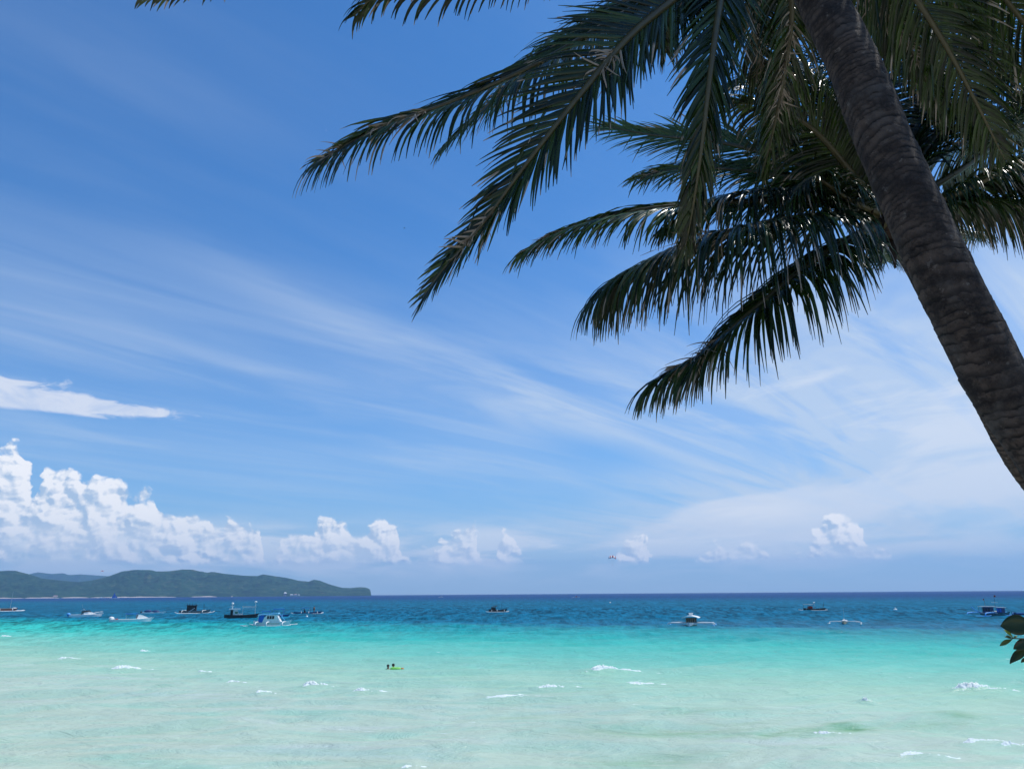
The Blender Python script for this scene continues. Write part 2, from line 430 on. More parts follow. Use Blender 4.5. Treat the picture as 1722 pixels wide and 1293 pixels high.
    # near the beach little crests keep a touch of white
    fr = nt.nodes.new('ShaderNodeFresnel'); fr.inputs['IOR'].default_value = 1.333; nt.links.new(nrm, fr.inputs['Normal'])
    dif = nt.nodes.new('ShaderNodeBsdfDiffuse'); nt.links.new(c, dif.inputs[0]); nt.links.new(nrm, dif.inputs['Normal'])
    gl = nt.nodes.new('ShaderNodeBsdfGlossy'); gl.inputs['Roughness'].default_value = 0.13
    gl.inputs['Color'].default_value = (1, 1, 1, 1); nt.links.new(nrm, gl.inputs['Normal'])
    fac = (X(fr.outputs[0]) * smooth(dist, 20.0, 160.0, 1.0, 0.11)).min(0.24)
    mx = nt.nodes.new('ShaderNodeMixShader'); nt.links.new(fac.k, mx.inputs[0])
    nt.links.new(dif.outputs[0], mx.inputs[1]); nt.links.new(gl.outputs[0], mx.inputs[2])
    nt.links.new(mx.outputs[0], o.inputs[0]); NDIM = '3D'; return m
sea = grid_obj('sea_water', np.stack([SX, SY, SZ], -1).reshape(-1, 3), len(rr), len(th), sea_mat(), kind='structure')
at = sea.data.attributes.new('dark_face', 'FLOAT', 'POINT'); at.data.foreach_set('value', dark_face.astype(np.float32).ravel())

# ------------------------------------------------------------------ far land
def hill_mat():
    m, nt, o = newmat('forested_hill')
    g = nt.nodes.new('ShaderNodeNewGeometry')
    x_, y_, z_ = sep(g.outputs['Position'])
    n1 = noi(vec(x_, y_, z_ * 2.0), 0.004, 6, 0.62)
    n2 = noi(vec(x_, y_, z_ * 2.0), 0.03, 5, 0.65)
    c = mixc(smooth(n1, 0.35, 0.65), (0.006, 0.036, 0.018), (0.016, 0.060, 0.028))
    c = mixc(smooth(n2, 0.48, 0.60) * 0.75, c, (0.040, 0.082, 0.036))
    n5 = noi(vec(x_, y_, z_ * 3.0), 0.011, 4, 0.6)
    c = mixc(smooth(n5, 0.58, 0.68) * 0.6, c, (0.060, 0.095, 0.045))
    c = mixc(smooth(n5, 0.44, 0.36) * 0.7, c, (0.003, 0.018, 0.012))
    c = mixc(smooth(n1 + n2, 1.12, 1.25) * 0.5, c, (0.16, 0.13, 0.08))
    b = principled(nt, Base_Color=c, Roughness=1.0, Specular_IOR_Level=0.1, Normal=bump(nt, n2 * 14 + n1 * 20, 0.9, 1.0))
    nt.links.new(b.outputs[0], o.inputs[0]); return m
HM = hill_mat()
hz_act = lambda x: float(np.interp(x, [0, 290, 625, 780, 900], [998.2, 1001.6, 1002.7, 1002.2, 1001.9]))
hz_fit = lambda x: 1004.3 - 0.00698 * x
def land(name, prof, D, depth, seed, nu=420, nv=46, cliff=None):
    prof = sorted(prof)
    xs = np.array([p[0] for p in prof], float)
    hs = np.array([hz_act(p[0]) - p[1] for p in prof], float)
    px = np.linspace(xs[0], xs[-1], nu)
    H = np.interp(px, xs, hs)
    V = np.zeros((nv, nu, 3))
    for i, x in enumerate(px):
        r = ray(x, hz_fit(x)); r = Vector((r.x, r.y, 0)); k = r.length; r.normalize()
        # height of one photo pixel at distance D (perpendicular distance along the lens axis)
        for j in range(nv):
            v = j / (nv - 1)
            dd = D + depth * v
            prof_v = math.sin(min(v / 0.62, 1.0) * math.pi / 2) ** 0.9 if v < 0.62 else math.cos((v - 0.62) / 0.38 * math.pi / 2)
            f = mnoise.fractal(Vector((x * 0.010 + seed, v * 4.5, seed)), 0.9, 2.1, 5)
            ridge = abs(mnoise.fractal(Vector((x * 0.016 + v * 3.0 + seed * 3, v * 5.0 - x * 0.006, 2 + seed)), 0.8, 2.1, 4))
            keep = 1 - abs(v - 0.62) * 1.4
            z = H[i] * (D + depth * 0.62) * math.cos(PITCH) / (k * FPX) * prof_v * 1.10
            z *= 1 + (0.30 * f - 0.55 * ridge) * max(0, 1 - prof_v ** 6)
            V[j, i] = (r.x * dd, r.y * dd, -4 + (z + 4 + 1 if v > 0 else 0))
    return grid_obj(name, V.reshape(-1, 3), nv, nu, HM, kind='structure')
near_prof = [(-160, 975), (-120, 960), (-60, 952), (0, 957), (20, 957), (33, 960), (46, 963), (65, 969), (98, 973), (127, 976), (150, 974), (170, 970), (182, 967), (200, 961), (225, 959), (247, 959.5), (258, 962), (280, 962),
 (302, 959.5), (317, 960), (332, 963), (345, 965), (356, 964), (375, 967), (405, 970), (430, 971), (440, 968.5), (455, 971), (480, 974.5), (500, 979), (518, 980.5), (526, 977.5), (536, 979),
 (555, 985.5), (575, 990.5), (590, 991), (603, 989.8), (614, 990.3), (622, 993), (624.5, 1002.6)]
far_prof = [(-120, 975), (-60, 965), (0, 968), (30, 966), (46, 962), (58, 960), (82, 963), (100, 962), (110, 965), (130, 964.5), (150, 966), (176, 968), (200, 972), (260, 985)]
land('hills', near_prof, 4300, 1500, 3.0)
land('far_hills', far_prof, 9300, 1400, 9.0, nu=200, nv=24)
# pale beach along the far shore
def shore():
    m, nt, o = newmat('far_beach_sand')
    g = nt.nodes.new('ShaderNodeNewGeometry')
    n = noi(g.outputs['Position'], 0.01, 4, 0.6)
    b = principled(nt, Base_Color=mixc(n, (0.62, 0.50, 0.42), (0.35, 0.30, 0.25)), Roughness=1.0)
    nt.links.new(b.outputs[0], o.inputs[0])
    V, F = [], []
    segs = [(-150, 40), (42, 100), (103, 150), (152, 296), (322, 365), (388, 392)]
    for a, b_ in segs:
        n_ = max(3, int((b_ - a) / 4))
        for i in range(n_ + 1):
            x = a + (b_ - a) * i / n_
            r = ray(x, hz_fit(x)); r = Vector((r.x, r.y, 0)).normalized()
            e = abs(math.sin(math.pi * i / n_)) ** 0.4
            hh = (3.2 + 2.4 * mnoise.noise(Vector((x * .07, 0, 0)))) * e
            for dd, z in ((4262, -1.0), (4280, hh * 0.55), (4310, hh + 0.6), (4345, -1)):
                V.append((r.x * dd, r.y * dd, z))
            if i:
                q = len(V) - 8
                for k in range(3): F.append((q + k, q + k + 1, q + k + 5, q + k + 4))
    obj('far_beach', V, F, m, kind='structure', smooth_=True)
shore()

# ------------------------------------------------------------------ haze: the air over the whole scene
def haze():
    m, nt, o = newmat('haze_air')
    v = nt.nodes.new('ShaderNodeVolumePrincipled')
    v.inputs['Color'].default_value = (0.38, 0.62, 0.89, 1); v.inputs['Density'].default_value = HAZE; v.inputs['Anisotropy'].default_value = 0.1
    nt.links.new(v.outputs[0], o.inputs['Volume'])
    x0, x1, y0, y1, z0, z1 = -13500, 13500, -1500, 13500, -6, 520
    V = [(x, y, z) for z in (z0, z1) for y in (y0, y1) for x in (x0, x1)]
    F = [(0, 2, 3, 1), (4, 5, 7, 6), (0, 1, 5, 4), (2, 6, 7, 3), (0, 4, 6, 2), (1, 3, 7, 5)]
    obj('haze', V, F, m, kind='stuff')
HAZE = 0.000084
haze()
# ------------------------------------------------------------------ mesh builder
class MB:
    def __init__(s): s.v = []; s.f = []
    def add(s, vs, fs):
        n = len(s.v); s.v += [Vector(v) for v in vs]; s.f += [tuple(i + n for i in f) for f in fs]
    def box(s, c, size, rot=None):
        c = Vector(c); hx, hy, hz = (d / 2 for d in size)
        vs = [Vector((x, y, z)) for x in (-hx, hx) for y in (-hy, hy) for z in (-hz, hz)]
        if rot is not None: vs = [rot @ v for v in vs]
        s.add([c + v for v in vs], [(0, 1, 3, 2), (4, 6, 7, 5), (0, 4, 5, 1), (2, 3, 7, 6), (0, 2, 6, 4), (1, 5, 7, 3)])
    def hexa(s, b, t):
        """bottom and top quads"""
        s.add(list(b) + list(t), [(0, 3, 2, 1), (4, 5, 6, 7), (0, 1, 5, 4), (1, 2, 6, 5), (2, 3, 7, 6), (3, 0, 4, 7)])
    def tube(s, pts, r, seg=8, cap=True):
        pts = [Vector(p) for p in pts]; n = len(pts)
        if not hasattr(r, '__len__'): r = [r] * n
        rings = []; up = None
        for i, p in enumerate(pts):
            t = (pts[min(i + 1, n - 1)] - pts[max(i - 1, 0)]).normalized()
            if up is None:
                up = Vector((0, 0, 1)) if abs(t.z) < 0.9 else Vector((1, 0, 0))
            a = t.cross(up).normalized(); b = a.cross(t).normalized(); up = b
            rings.append([p + (a * math.cos(k * 2 * math.pi / seg) + b * math.sin(k * 2 * math.pi / seg)) * r[i] for k in range(seg)])
        vs = [v for q in rings for v in q]
        fs = [(i * seg + k, i * seg + (k + 1) % seg, (i + 1) * seg + (k + 1) % seg, (i + 1) * seg + k) for i in range(n - 1) for k in range(seg)]
        if cap: fs += [tuple(range(seg))[::-1], tuple((n - 1) * seg + k for k in range(seg))]
        s.add(vs, fs)
    def ball(s, c, r, nu=10, nv=7):
        c = Vector(c); r = Vector(r) if hasattr(r, '__len__') else Vector((r, r, r))
        vs = [c + Vector((0, 0, r.z))]
        for j in range(1, nv):
            ph = math.pi * j / nv
            for i in range(nu):
                a = 2 * math.pi * i / nu
                vs.append(c + Vector((r.x * math.sin(ph) * math.cos(a), r.y * math.sin(ph) * math.sin(a), r.z * math.cos(ph))))
        vs.append(c - Vector((0, 0, r.z)))
        fs = [(0, 1 + i, 1 + (i + 1) % nu) for i in range(nu)]
        for j in range(nv - 2):
            for i in range(nu):
                a, b = 1 + j * nu + i, 1 + j * nu + (i + 1) % nu
                fs.append((a, a + nu, b + nu, b))
        L = len(vs) - 1; fs += [(L, L - nu + (i + 1) % nu, L - nu + i) for i in range(nu)]
        s.add(vs, fs)
    def loft(s, rings, closed=False, cap=True):
        n = len(rings[0]); vs = [v for r in rings for v in r]; fs = []
        for i in range(len(rings) - 1):
            for k in range(n if closed else n - 1):
                fs.append((i * n + k, i * n + (k + 1) % n, (i + 1) * n + (k + 1) % n, (i + 1) * n + k))
        if cap and closed: fs += [tuple(range(n))[::-1], tuple((len(rings) - 1) * n + k for k in range(n))]
        s.add(vs, fs)
    def build(s, name, mat, parent=None, sm=False, scale=1.0, **props):
        return obj(name, [v * scale for v in s.v], s.f, mat, parent, sm, **props)

def spline(ctrl, n):
    """Catmull-Rom through the control points"""
    c = [Vector(p) for p in ctrl]; c = [c[0] * 2 - c[1]] + c + [c[-1] * 2 - c[-2]]
    seg = len(c) - 3; out = []
    for i in range(n):
        t = i / (n - 1) * seg; k = min(int(t), seg - 1); u = t - k
        a, b, d, e = c[k:k + 4]
        out.append(0.5 * ((2 * b) + (d - a) * u + (2 * a - 5 * b + 4 * d - e) * u * u + (3 * b - a - 3 * d + e) * u ** 3))
    # even out the spacing
    L = [0.0]
    for i in range(1, n): L.append(L[-1] + (out[i] - out[i - 1]).length)
    res = []; j = 0
    for i in range(n):
        g = L[-1] * i / (n - 1)
        while j < n - 2 and L[j + 1] < g: j += 1
        u = (g - L[j]) / max(L[j + 1] - L[j], 1e-9)
        res.append(out[j].lerp(out[j + 1], min(max(u, 0), 1)))
    return res, L[-1]

# ------------------------------------------------------------------ palm materials
def leaflet_mat():
    m, nt, o = newmat('palm_leaflet')
    a = nt.nodes.new('ShaderNodeAttribute'); a.attribute_name = 'leaf'
    dry, hue, u = sep(a.outputs['Vector'])
    g = nt.nodes.new('ShaderNodeNewGeometry')
    n = noi(g.outputs['Position'], 9.0, 4, 0.6)
    c = mixc(hue * hue, (0.0035, 0.009, 0.004), (0.050, 0.098, 0.018))
    c = mixc(smooth(n, 0.5, 0.75) * 0.35, c, (0.020, 0.024, 0.009))
    c = mixc(smooth(dry, 0.25, 0.75), c, (0.27, 0.235, 0.185))
    b = principled(nt, Base_Color=c, Roughness=smooth(n, 0.3, 0.7, 0.17, 0.42), Specular_IOR_Level=0.36)
    tr = nt.nodes.new('ShaderNodeBsdfTranslucent'); nt.links.new(mixc(dry, (0.05, 0.10, 0.012), (0.12, 0.09, 0.04)), tr.inputs[0])
    mx = nt.nodes.new('ShaderNodeMixShader'); mx.inputs[0].default_value = 0.09
    nt.links.new(b.outputs[0], mx.inputs[1]); nt.links.new(tr.outputs[0], mx.inputs[2]); nt.links.new(mx.outputs[0], o.inputs[0])
    return m
LEAF = leaflet_mat()
def stalk_mat():
    m, nt, o = newmat('palm_stalk')
    g = nt.nodes.new('ShaderNodeNewGeometry')
    n = noi(g.outputs['Position'], 14.0, 5, 0.65)
    b = principled(nt, Base_Color=mixc(n, (0.075, 0.072, 0.022), (0.026, 0.022, 0.012)), Roughness=0.45)
    nt.links.new(b.outputs[0], o.inputs[0]); return m
STALK = stalk_mat()
def bark_mat():
    m, nt, o = newmat('palm_bark')
    g = nt.nodes.new('ShaderNodeNewGeometry')
    a = nt.nodes.new('ShaderNodeAttribute'); a.attribute_name = 'ring'
    ring, ring_pos, uu = sep(a.outputs['Vector'])
    n1 = smooth(noi(g.outputs['Position'], 9.0, 7, 0.72), 0.36, 0.62)
    n2 = noi(g.outputs['Position'], 70.0, 6, 0.75)
    n3 = noi(g.outputs['Position'], 2.2, 4, 0.6, 0.4)
    c = mixc(n1, (0.095, 0.072, 0.056), (0.016, 0.012, 0.010))
    c = mixc(smooth(n2, 0.45, 0.75) * 0.7, c, (0.070, 0.060, 0.052))
    n4 = noi(g.outputs['Position'], 14.0, 6, 0.72, 0.1)
    c = mixc(smooth(n4, 0.60, 0.68) * 0.8, c, (0.17, 0.155, 0.135))          # pale crust spots
    c = mixc(smooth(n4, 0.42, 0.34) * 0.7, c, (0.010, 0.008, 0.007))
    c = mixc(smooth(n3, 0.56, 0.66) * 0.6, c, (0.10, 0.092, 0.083))          # lichen
    c = mixc(smooth(n3, 0.46, 0.36) * 0.6, c, (0.016, 0.014, 0.013))          # soot dark weathering
    c = mixc((smooth(ring_pos, 0.05, 0.60, 1.0, 0.0) * smooth(n1, 0.0, 1.0, 0.85, 0.35)), c, (0.010, 0.008, 0.007))  # each ring painted darker towards its lower edge
    c = mixc(smooth(ring, 0.55, 0.95) * 0.8, c, (0.008, 0.007, 0.006))       # leaf scars, widened by ridge shade put into the colour
    b = principled(nt, Base_Color=c, Roughness=0.88, Specular_IOR_Level=0.3, Normal=bump(nt, n2 * 0.016 + n1 * 0.006, 1.0, 1.0))
    nt.links.new(b.outputs[0], o.inputs[0]); return m
BARK = bark_mat()
def fibre_mat():
    m, nt, o = newmat('palm_fibre')
    g = nt.nodes.new('ShaderNodeNewGeometry')
    n = noi(g.outputs['Position'], 40.0, 5, 0.7)
    b = principled(nt, Base_Color=mixc(n, (0.05, 0.032, 0.02), (0.02, 0.014, 0.01)), Roughness=0.95)
    nt.links.new(b.outputs[0], o.inputs[0]); return m
FIBRE = fibre_mat()

def leaflet_verts(p0, T, S, N, ang, L, wid, g, side, rnd, segs=6, green=0.0, dry=False):
    """one drooping, V-folded leaflet; returns verts, faces, attribute values"""
    d = (T * math.cos(ang) + S * (side * math.sin(ang)) + N * rnd.uniform(0.02, 0.22)).normalized()
    if dry: d = (d + Vector((rnd.uniform(-1, 1), rnd.uniform(-1, 1), rnd.uniform(-1, .6))) * 0.7).normalized()
    p = Vector(p0); vs, fs, at = [], [], []
    dry_from = rnd.choice([0.9, 0.96, 1.0, 1.1, 1.1, 1.1]) if rnd.random() < 0.92 else rnd.uniform(0.5, 0.8)
    hue = min(1.0, rnd.random() * 0.75 + green)
    if dry: dry_from = 0.0
    kink = rnd.uniform(0.35, 0.8) if rnd.random() < 0.10 else 9
    twist = rnd.uniform(-0.35, 0.35)
    sw = Vector((rnd.uniform(-1, 1), rnd.uniform(-1, 1), 0)) * (0.5 if dry else 0.07)
    for i in range(segs + 1):
        u = i / segs
        wv = (T - d * T.dot(d))
        if wv.length < 1e-3: wv = N.cross(d)
        wv.normalize(); nr = d.cross(wv); wv = (wv * math.cos(twist * u) + nr * math.sin(twist * u)).normalized()
        w = wid * min(1.0, 0.45 + 2.6 * u) * max(0.03, (1 - u)) ** 0.62
        fold = nr * (w * 0.30 * side)
        vs += [p + wv * w * 0.5 - fold, p, p - wv * w * 0.5 - fold]
        dr = min(1.0, max(0.0, (u - dry_from) / 0.10 + 0.5))
        at += [(dr, hue, u)] * 3
        if i < segs:
            k = 3 * i
            fs += [(k, k + 1, k + 4, k + 3), (k + 1, k + 2, k + 5, k + 4)]
            gg = g * (0.22 + 0.95 * u) / segs * 2.0
            if u <= kink < u + 1 / segs: gg += 1.3
            d = (d + Vector((0, 0, -1)) * gg + sw * u).normalized()
            p = p + d * (L / segs)
    return vs, fs, at
def leaf_obj(name, parts, parent, **props):
    V, F, A = [], [], []
    for vs, fs, at in parts:
        n = len(V); V += vs; F += [tuple(i + n for i in f) for f in fs]; A += at
    o = obj(name, V, F, LEAF, parent, True, **props)
    a = o.data.attributes.new('leaf', 'FLOAT_VECTOR', 'POINT')
    a.data.foreach_set('vector', np.array(A, np.float32).ravel())
    return o
def to_px(v):
    q = ROT.transposed() @ (v - CP)
    if q.z > -0.2: return None
    return (861 + q.x / -q.z * FPX, 646.5 - q.y / -q.z * FPX)

def palm(label, trunk_ctrl, trunk_r, fronds, seed):
    """fronds: (control points, pairs, leaflet length, gravity, start, twist of the blade, nodding side vector)"""
    rnd = random.Random(seed)
    base = trunk_ctrl[0]
    root = thing('coconut_palm', label, 'palm tree', base)
    off = Vector(base)
    # trunk: ring scars and ragged ledges are real relief
    N_, S_ = 1500, 72
    pts, L = spline(trunk_ctrl, N_)
    V = np.zeros((N_, S_ + 1, 3)); A = np.zeros((N_, S_ + 1, 3))
    rp = []; z = 0.0
    while z < L:
        rp.append(z); z += rnd.choice((rnd.uniform(0.022, 0.045), rnd.uniform(0.035, 0.075)))
    rp.append(L + 0.1)
    up = Vector((1, 0, 0)); k = 0
    rings = np.array(rp)
    for i, p in enumerate(pts):
        t = (pts[min(i + 1, N_ - 1)] - pts[max(i - 1, 0)]).normalized()
        a = t.cross(up).normalized(); b = a.cross(t).normalized(); up = -b if False else up
        f = i / (N_ - 1); s0 = f * L
        r = trunk_r(f)
        for j in range(S_ + 1):
            an = 2 * math.pi * (j % S_) / S_
            ca_, sa_ = math.cos(an), math.sin(an)
            # ring lines wander and slope round the trunk
            q = Vector((ca_ * 0.9 + seed, sa_ * 0.9, s0 * 1.6))
            ss = s0 + 0.030 * mnoise.noise(q) + 0.018 * math.sin(an + seed + s0 * 2) + 0.012 * mnoise.noise(q * 5)
            kk = int(np.searchsorted(rings, ss)) if 0 < ss else 1
            kk = min(max(kk, 1), len(rp) - 1)
            fr = (ss - rp[kk - 1]) / (rp[kk] - rp[kk - 1])            # 0..1 across one ring
            amp = 0.45 + 1.5 * mnoise.noise(Vector((kk * 3.3, ca_ * 1.5, sa_ * 1.5)))
            ledge = 0.50 * amp * (0.75 * fr - 0.65 * math.exp(-((fr - 0.04) / 0.07) ** 2) + 0.30 * math.exp(-((fr - 0.93) / 0.06) ** 2))
            lump = mnoise.fractal(Vector((ca_ * 1.6 + seed, sa_ * 1.6, s0 * 3.5)), 1.0, 2.0, 4)
            rrad = r * (1 + 0.055 * ledge + 0.050 * lump)
            v = p + (a * ca_ + b * sa_) * rrad
            V[i, j] = v - off
            A[i, j] = (math.exp(-((fr - 0.08) / 0.24) ** 2) * min(1.2, max(0.15, amp)), fr, f)
    tr = grid_obj('trunk', V.reshape(-1, 3), N_, S_ + 1, BARK)
    at_ = tr.data.attributes.new('ring', 'FLOAT_VECTOR', 'POINT'); at_.data.foreach_set('vector', A.astype(np.float32).ravel())
    tr.parent = root
    crown = trunk_ctrl[-1]
    # fibre and old sheaths wrapped round the crown
    fb = MB()
    tdir = (pts[-1] - pts[-40]).normalized(); rt = trunk_r(1.0)
    side_a = tdir.cross(Vector((0.2, 1, 0.1))).normalized(); side_b = tdir.cross(side_a)
    for k in range(26):
        an = rnd.uniform(0, 6.28); h0_ = rnd.uniform(-0.28, 0.12)
        o_ = (side_a * math.cos(an) + side_b * math.sin(an))
        q0 = crown + tdir * h0_ + o_ * rt * 0.8
        q1 = q0 + o_ * rnd.uniform(0.05, 0.16) + tdir * rnd.uniform(0.02, 0.18)
        q2 = q1 + o_ * rnd.uniform(0.02, 0.10) + Vector((0, 0, -rnd.uniform(0.05, 0.28)))
        wv = tdir.cross(o_) * rnd.uniform(0.03, 0.09)
        fb.add([v - off for v in (q0 - wv, q0 + wv, q1 - wv, q1 + wv, q2 - wv * 0.25, q2 + wv * 0.2)], [(0, 1, 3, 2), (2, 3, 5, 4)])
    fb.ball(crown - off + tdir * 0.05, (rt * 1.25, rt * 1.25, rt * 1.9), 14, 9)
    fb.build('crown_fibre', FIBRE, root, True)
    store = []
    for fi, fr_ in enumerate(fronds):
        ctrl, pairs, Lm, g, t0, roll = fr_[:6]
        opt = fr_[6] if len(fr_) > 6 else {}
        n = 60
        cpts, Lf = spline([crown] + [P(*c) for c in ctrl] if not opt.get('free') else [P(*c) for c in ctrl], n)
        rad = [0.034 * (1 - i / (n - 1)) ** 0.8 + 0.0035 + 0.030 * max(0, 1 - i / 9) for i in range(n)]
        mb = MB(); mb.tube([p - off for p in cpts], rad, 8)
        fo = mb.build('frond', STALK, root, True)
        pairs = int(pairs * 1.45); wk = opt.get('w', 1.0)
        for q in range(pairs):
            for side in (-1, 1):
                t = t0 + (1 - t0) * (q + rnd.uniform(0, 0.8)) / pairs
                if rnd.random() < opt.get('gap', 0.03): continue
                x = t * (n - 1); k = min(int(x), n - 2); p0 = cpts[k].lerp(cpts[k + 1], x - k)
                T = (cpts[min(k + 2, n - 1)] - cpts[max(k - 1, 0)]).normalized()
                upv = Vector((0, 0, 1)) if abs(T.z) < 0.96 else Vector((0, 1, 0))
                S = T.cross(upv).normalized()
                if 'side' in opt: S = Vector(opt['side']); S = (S - T * S.dot(T)).normalized()
                Nn = S.cross(T).normalized()
                if Nn.z < 0 and 'side' not in opt: Nn = -Nn
                rl = R(roll + opt.get('tw', 0) * t)
                S2 = S * math.cos(rl) + Nn * math.sin(rl); N2 = Nn * math.cos(rl) - S * math.sin(rl)
                v = (t - t0) / (1 - t0)
                ang = R((68 - 42 * v) * opt.get('af', (1, 1))[side > 0] + rnd.uniform(-7, 7))
                prof = (0.62 + 0.38 * math.sin(min(v / 0.35, 1) * math.pi / 2)) * (1 - opt.get('tp', 0.66) * max(0, (v - 0.45) / 0.55) ** 1.4)
                L_ = Lm * prof * rnd.uniform(0.84, 1.08)
                if rnd.random() < 0.06: L_ *= rnd.uniform(0.35, 0.7)
                dat = leaflet_verts(p0 + S2 * side * rad[k] * 0.6, T, S2, N2, ang, L_, wk * rnd.uniform(0.028, 0.043) * (1 - 0.30 * v), g * opt.get('gf', (1, 1))[side > 0] * rnd.uniform(0.7, 1.3), side, rnd, green=opt.get('green', 0.0))
                for (z0_, z1_) in opt.get('dry', ()):
                    if z0_ < t < z1_ and rnd.random() < 0.8:
                        for _q in range(2):
                            dd = leaflet_verts(p0, T, S2, N2, ang * rnd.uniform(.5, 1.4), L_ * rnd.uniform(.2, .55), 0.016, 0.5, side, rnd, dry=True)
                            store.append((0, fo, ([w_ - off for w_ in dd[0]], dd[1], dd[2])))
                dat = ([w_ - off for w_ in dat[0]], dat[1], dat[2])
                a_, b_ = to_px(dat[0][1] + off), to_px(dat[0][-2] + off)
                size = 0
                if a_ and b_ and -20 < a_[0] < 1740 and -20 < a_[1] < 1310 and b_[1] > 0:
                    size = math.hypot(a_[0] - b_[0], a_[1] - b_[1])
                store.append((size, fo, dat))
    store.sort(key=lambda e: -e[0])
    for size, fo, dat in store[:300]:
        leaf_obj('leaflet', [dat], fo)
    rest = {}
    for size, fo, dat in store[300:]: rest.setdefault(fo.name, (fo, []))[1].append(dat)
    for fo, lst in rest.values():
        leaf_obj('leaflet_mass', lst, fo, kind='stuff')
    return root

# foreground palm: leans from the right towards the sea
tc1 = [P(1985, 1260, 3.15), P(1900, 1050, 3.2), P(1800, 820, 3.3), P(1677, 640, 3.45), P(1572, 430, 3.65), P(1491, 250, 3.95), P(1440, 120, 4.2), P(1381, 0, 4.55), P(1315, -130, 5.0), P(1268, -230, 5.5)]
b0_ = tc1[0].copy(); gz = float(ground_z(np.array(b0_.x + .35), np.array(b0_.y - .1)))
tc1 = [Vector((b0_.x + 0.42, b0_.y - 0.12, gz - 0.1)), Vector((b0_.x + 0.20, b0_.y - 0.05, (gz + b0_.z) / 2))] + tc1
r1_ = lambda f: 0.134 - 0.004 * f + 0.10 * math.exp(-f / 0.04)
fr1 = [
 # long frond whose tip hangs at the far left
 ([(1180, -55, 5.0), (1040, 30, 4.8), (900, 110, 4.7), (760, 172, 4.7), (650, 210, 4.75), (595, 238, 4.85), (545, 266, 5.0)], 108, 0.60, 1.6, 0.14, 50, {'tp': .42, 'af': (1.0, 0.42), 'gf': (1.25, 0.25), 'dry': ((.80, .88), (.95, 1.0))}),
 # its neighbour pointing at the horizon
 ([(1190, -60, 4.9), (1060, 60, 4.5), (975, 160, 4.3), (890, 270, 4.2), (810, 380, 4.25), (750, 448, 4.3), (712, 500, 4.4)], 116, 0.54, 0.32, 0.14, 78, {'tp': .7, 'af': (0.62, 0.92), 'gf': (1.6, 1.0), 'dry': ((.84, .92), (.55, .60))}),
 # one behind both
 ([(1180, -80, 5.8), (1040, 10, 6.0), (930, 80, 6.2), (850, 150, 6.4), (780, 215, 6.6), (745, 250, 6.8)], 76, 0.62, 0.8, 0.14, 60, {'green': 0.25, 'dry': ((.7, .8),)}),
 # straight down in the middle
 ([(1232, -110, 5.0), (1212, 0, 4.6), (1196, 110, 4.35), (1182, 230, 4.3), (1168, 330, 4.35), (1152, 420, 4.5)], 100, 0.46, 0.4, 0.12, 0, {'side': (1, 0, 0.1), 'af': (.72, .62)}),
 # top edge, leaflets hanging into view
 ([(1120, -170, 4.8), (980, -100, 4.4), (840, -55, 4.2), (720, -22, 4.1), (640, -12, 4.1), (595, 28, 4.2)], 80, 0.42, 1.5, 0.14, 0),
 # far top left tip
 ([(1080, -330, 5.0), (820, -300, 4.6), (600, -190, 4.3), (420, -70, 4.2), (300, -16, 4.2), (235, -4, 4.25)], 80, 0.34, 0.6, 0.14, 0),
 # hanging tangle left of the trunk
 ([(1300, -140, 5.3), (1330, 0, 5.3), (1320, 110, 5.5), (1300, 220, 5.8), (1280, 300, 6.0)], 76, 0.46, 1.0, 0.10, 25, {'green': .2, 'dry': ((.5, .8),)}),
 ([(1245, -130, 5.4), (1262, 20, 5.6), (1290, 130, 5.8), (1330, 240, 6.1)], 76, 0.46, 1.0, 0.12, -20, {'dry': ((.4, .9),)}),
 # right of the trunk, across the upper right corner
 ([(1400, -200, 5.4), (1500, -60, 5.2), (1580, 60, 5.2), (1640, 170, 5.3), (1690, 270, 5.5)], 84, 0.60, 0.8, 0.12, 15),
 ([(1420, -240, 5.4), (1580, -120, 5.2), (1700, 10, 5.2), (1790, 140, 5.3), (1850, 260, 5.4)], 84, 0.66, 0.7, 0.12, -10),
 ([(1380, -200, 5.8), (1450, -30, 6.0), (1530, 80, 6.2), (1590, 210, 6.4)], 76, 0.50, 0.9, 0.12, 0, {'green': .25, 'dry': ((.5, .8),)}),
 ([(1440, -180, 6.2), (1560, -40, 6.4), (1660, 80, 6.6), (1740, 200, 6.9)], 80, 0.66, 0.9, 0.12, 30),
 ([(1400, -160, 6.2), (1480, 0, 6.5), (1560, 130, 6.8), (1650, 240, 7.0)], 80, 0.6, 1.0, 0.12, -30),
 ([(1220, -200, 5.6), (1130, -60, 5.8), (1110, 20, 6.0), (1120, 90, 6.2)], 60, 0.5, 1.2, 0.12, 10),
 ([(1430, -330, 5.4), (1640, -260, 5.2), (1830, -150, 5.1), (1960, 0, 5.1)], 60, 0.7, 0.8, 0.12, 0),
 ([(1250, -420, 5.8), (1200, -620, 6.6), (1130, -700, 7.6)], 40, 0.7, 0.6, 0.14, 0),
 ([(1400, -420, 6.2), (1560, -560, 7.2), (1700, -560, 8.4)], 40, 0.7, 0.6, 0.14, 0),
]
palm('leaning front coconut palm with thick ringed trunk and its crown above the picture', tc1, r1_, fr1, 5)

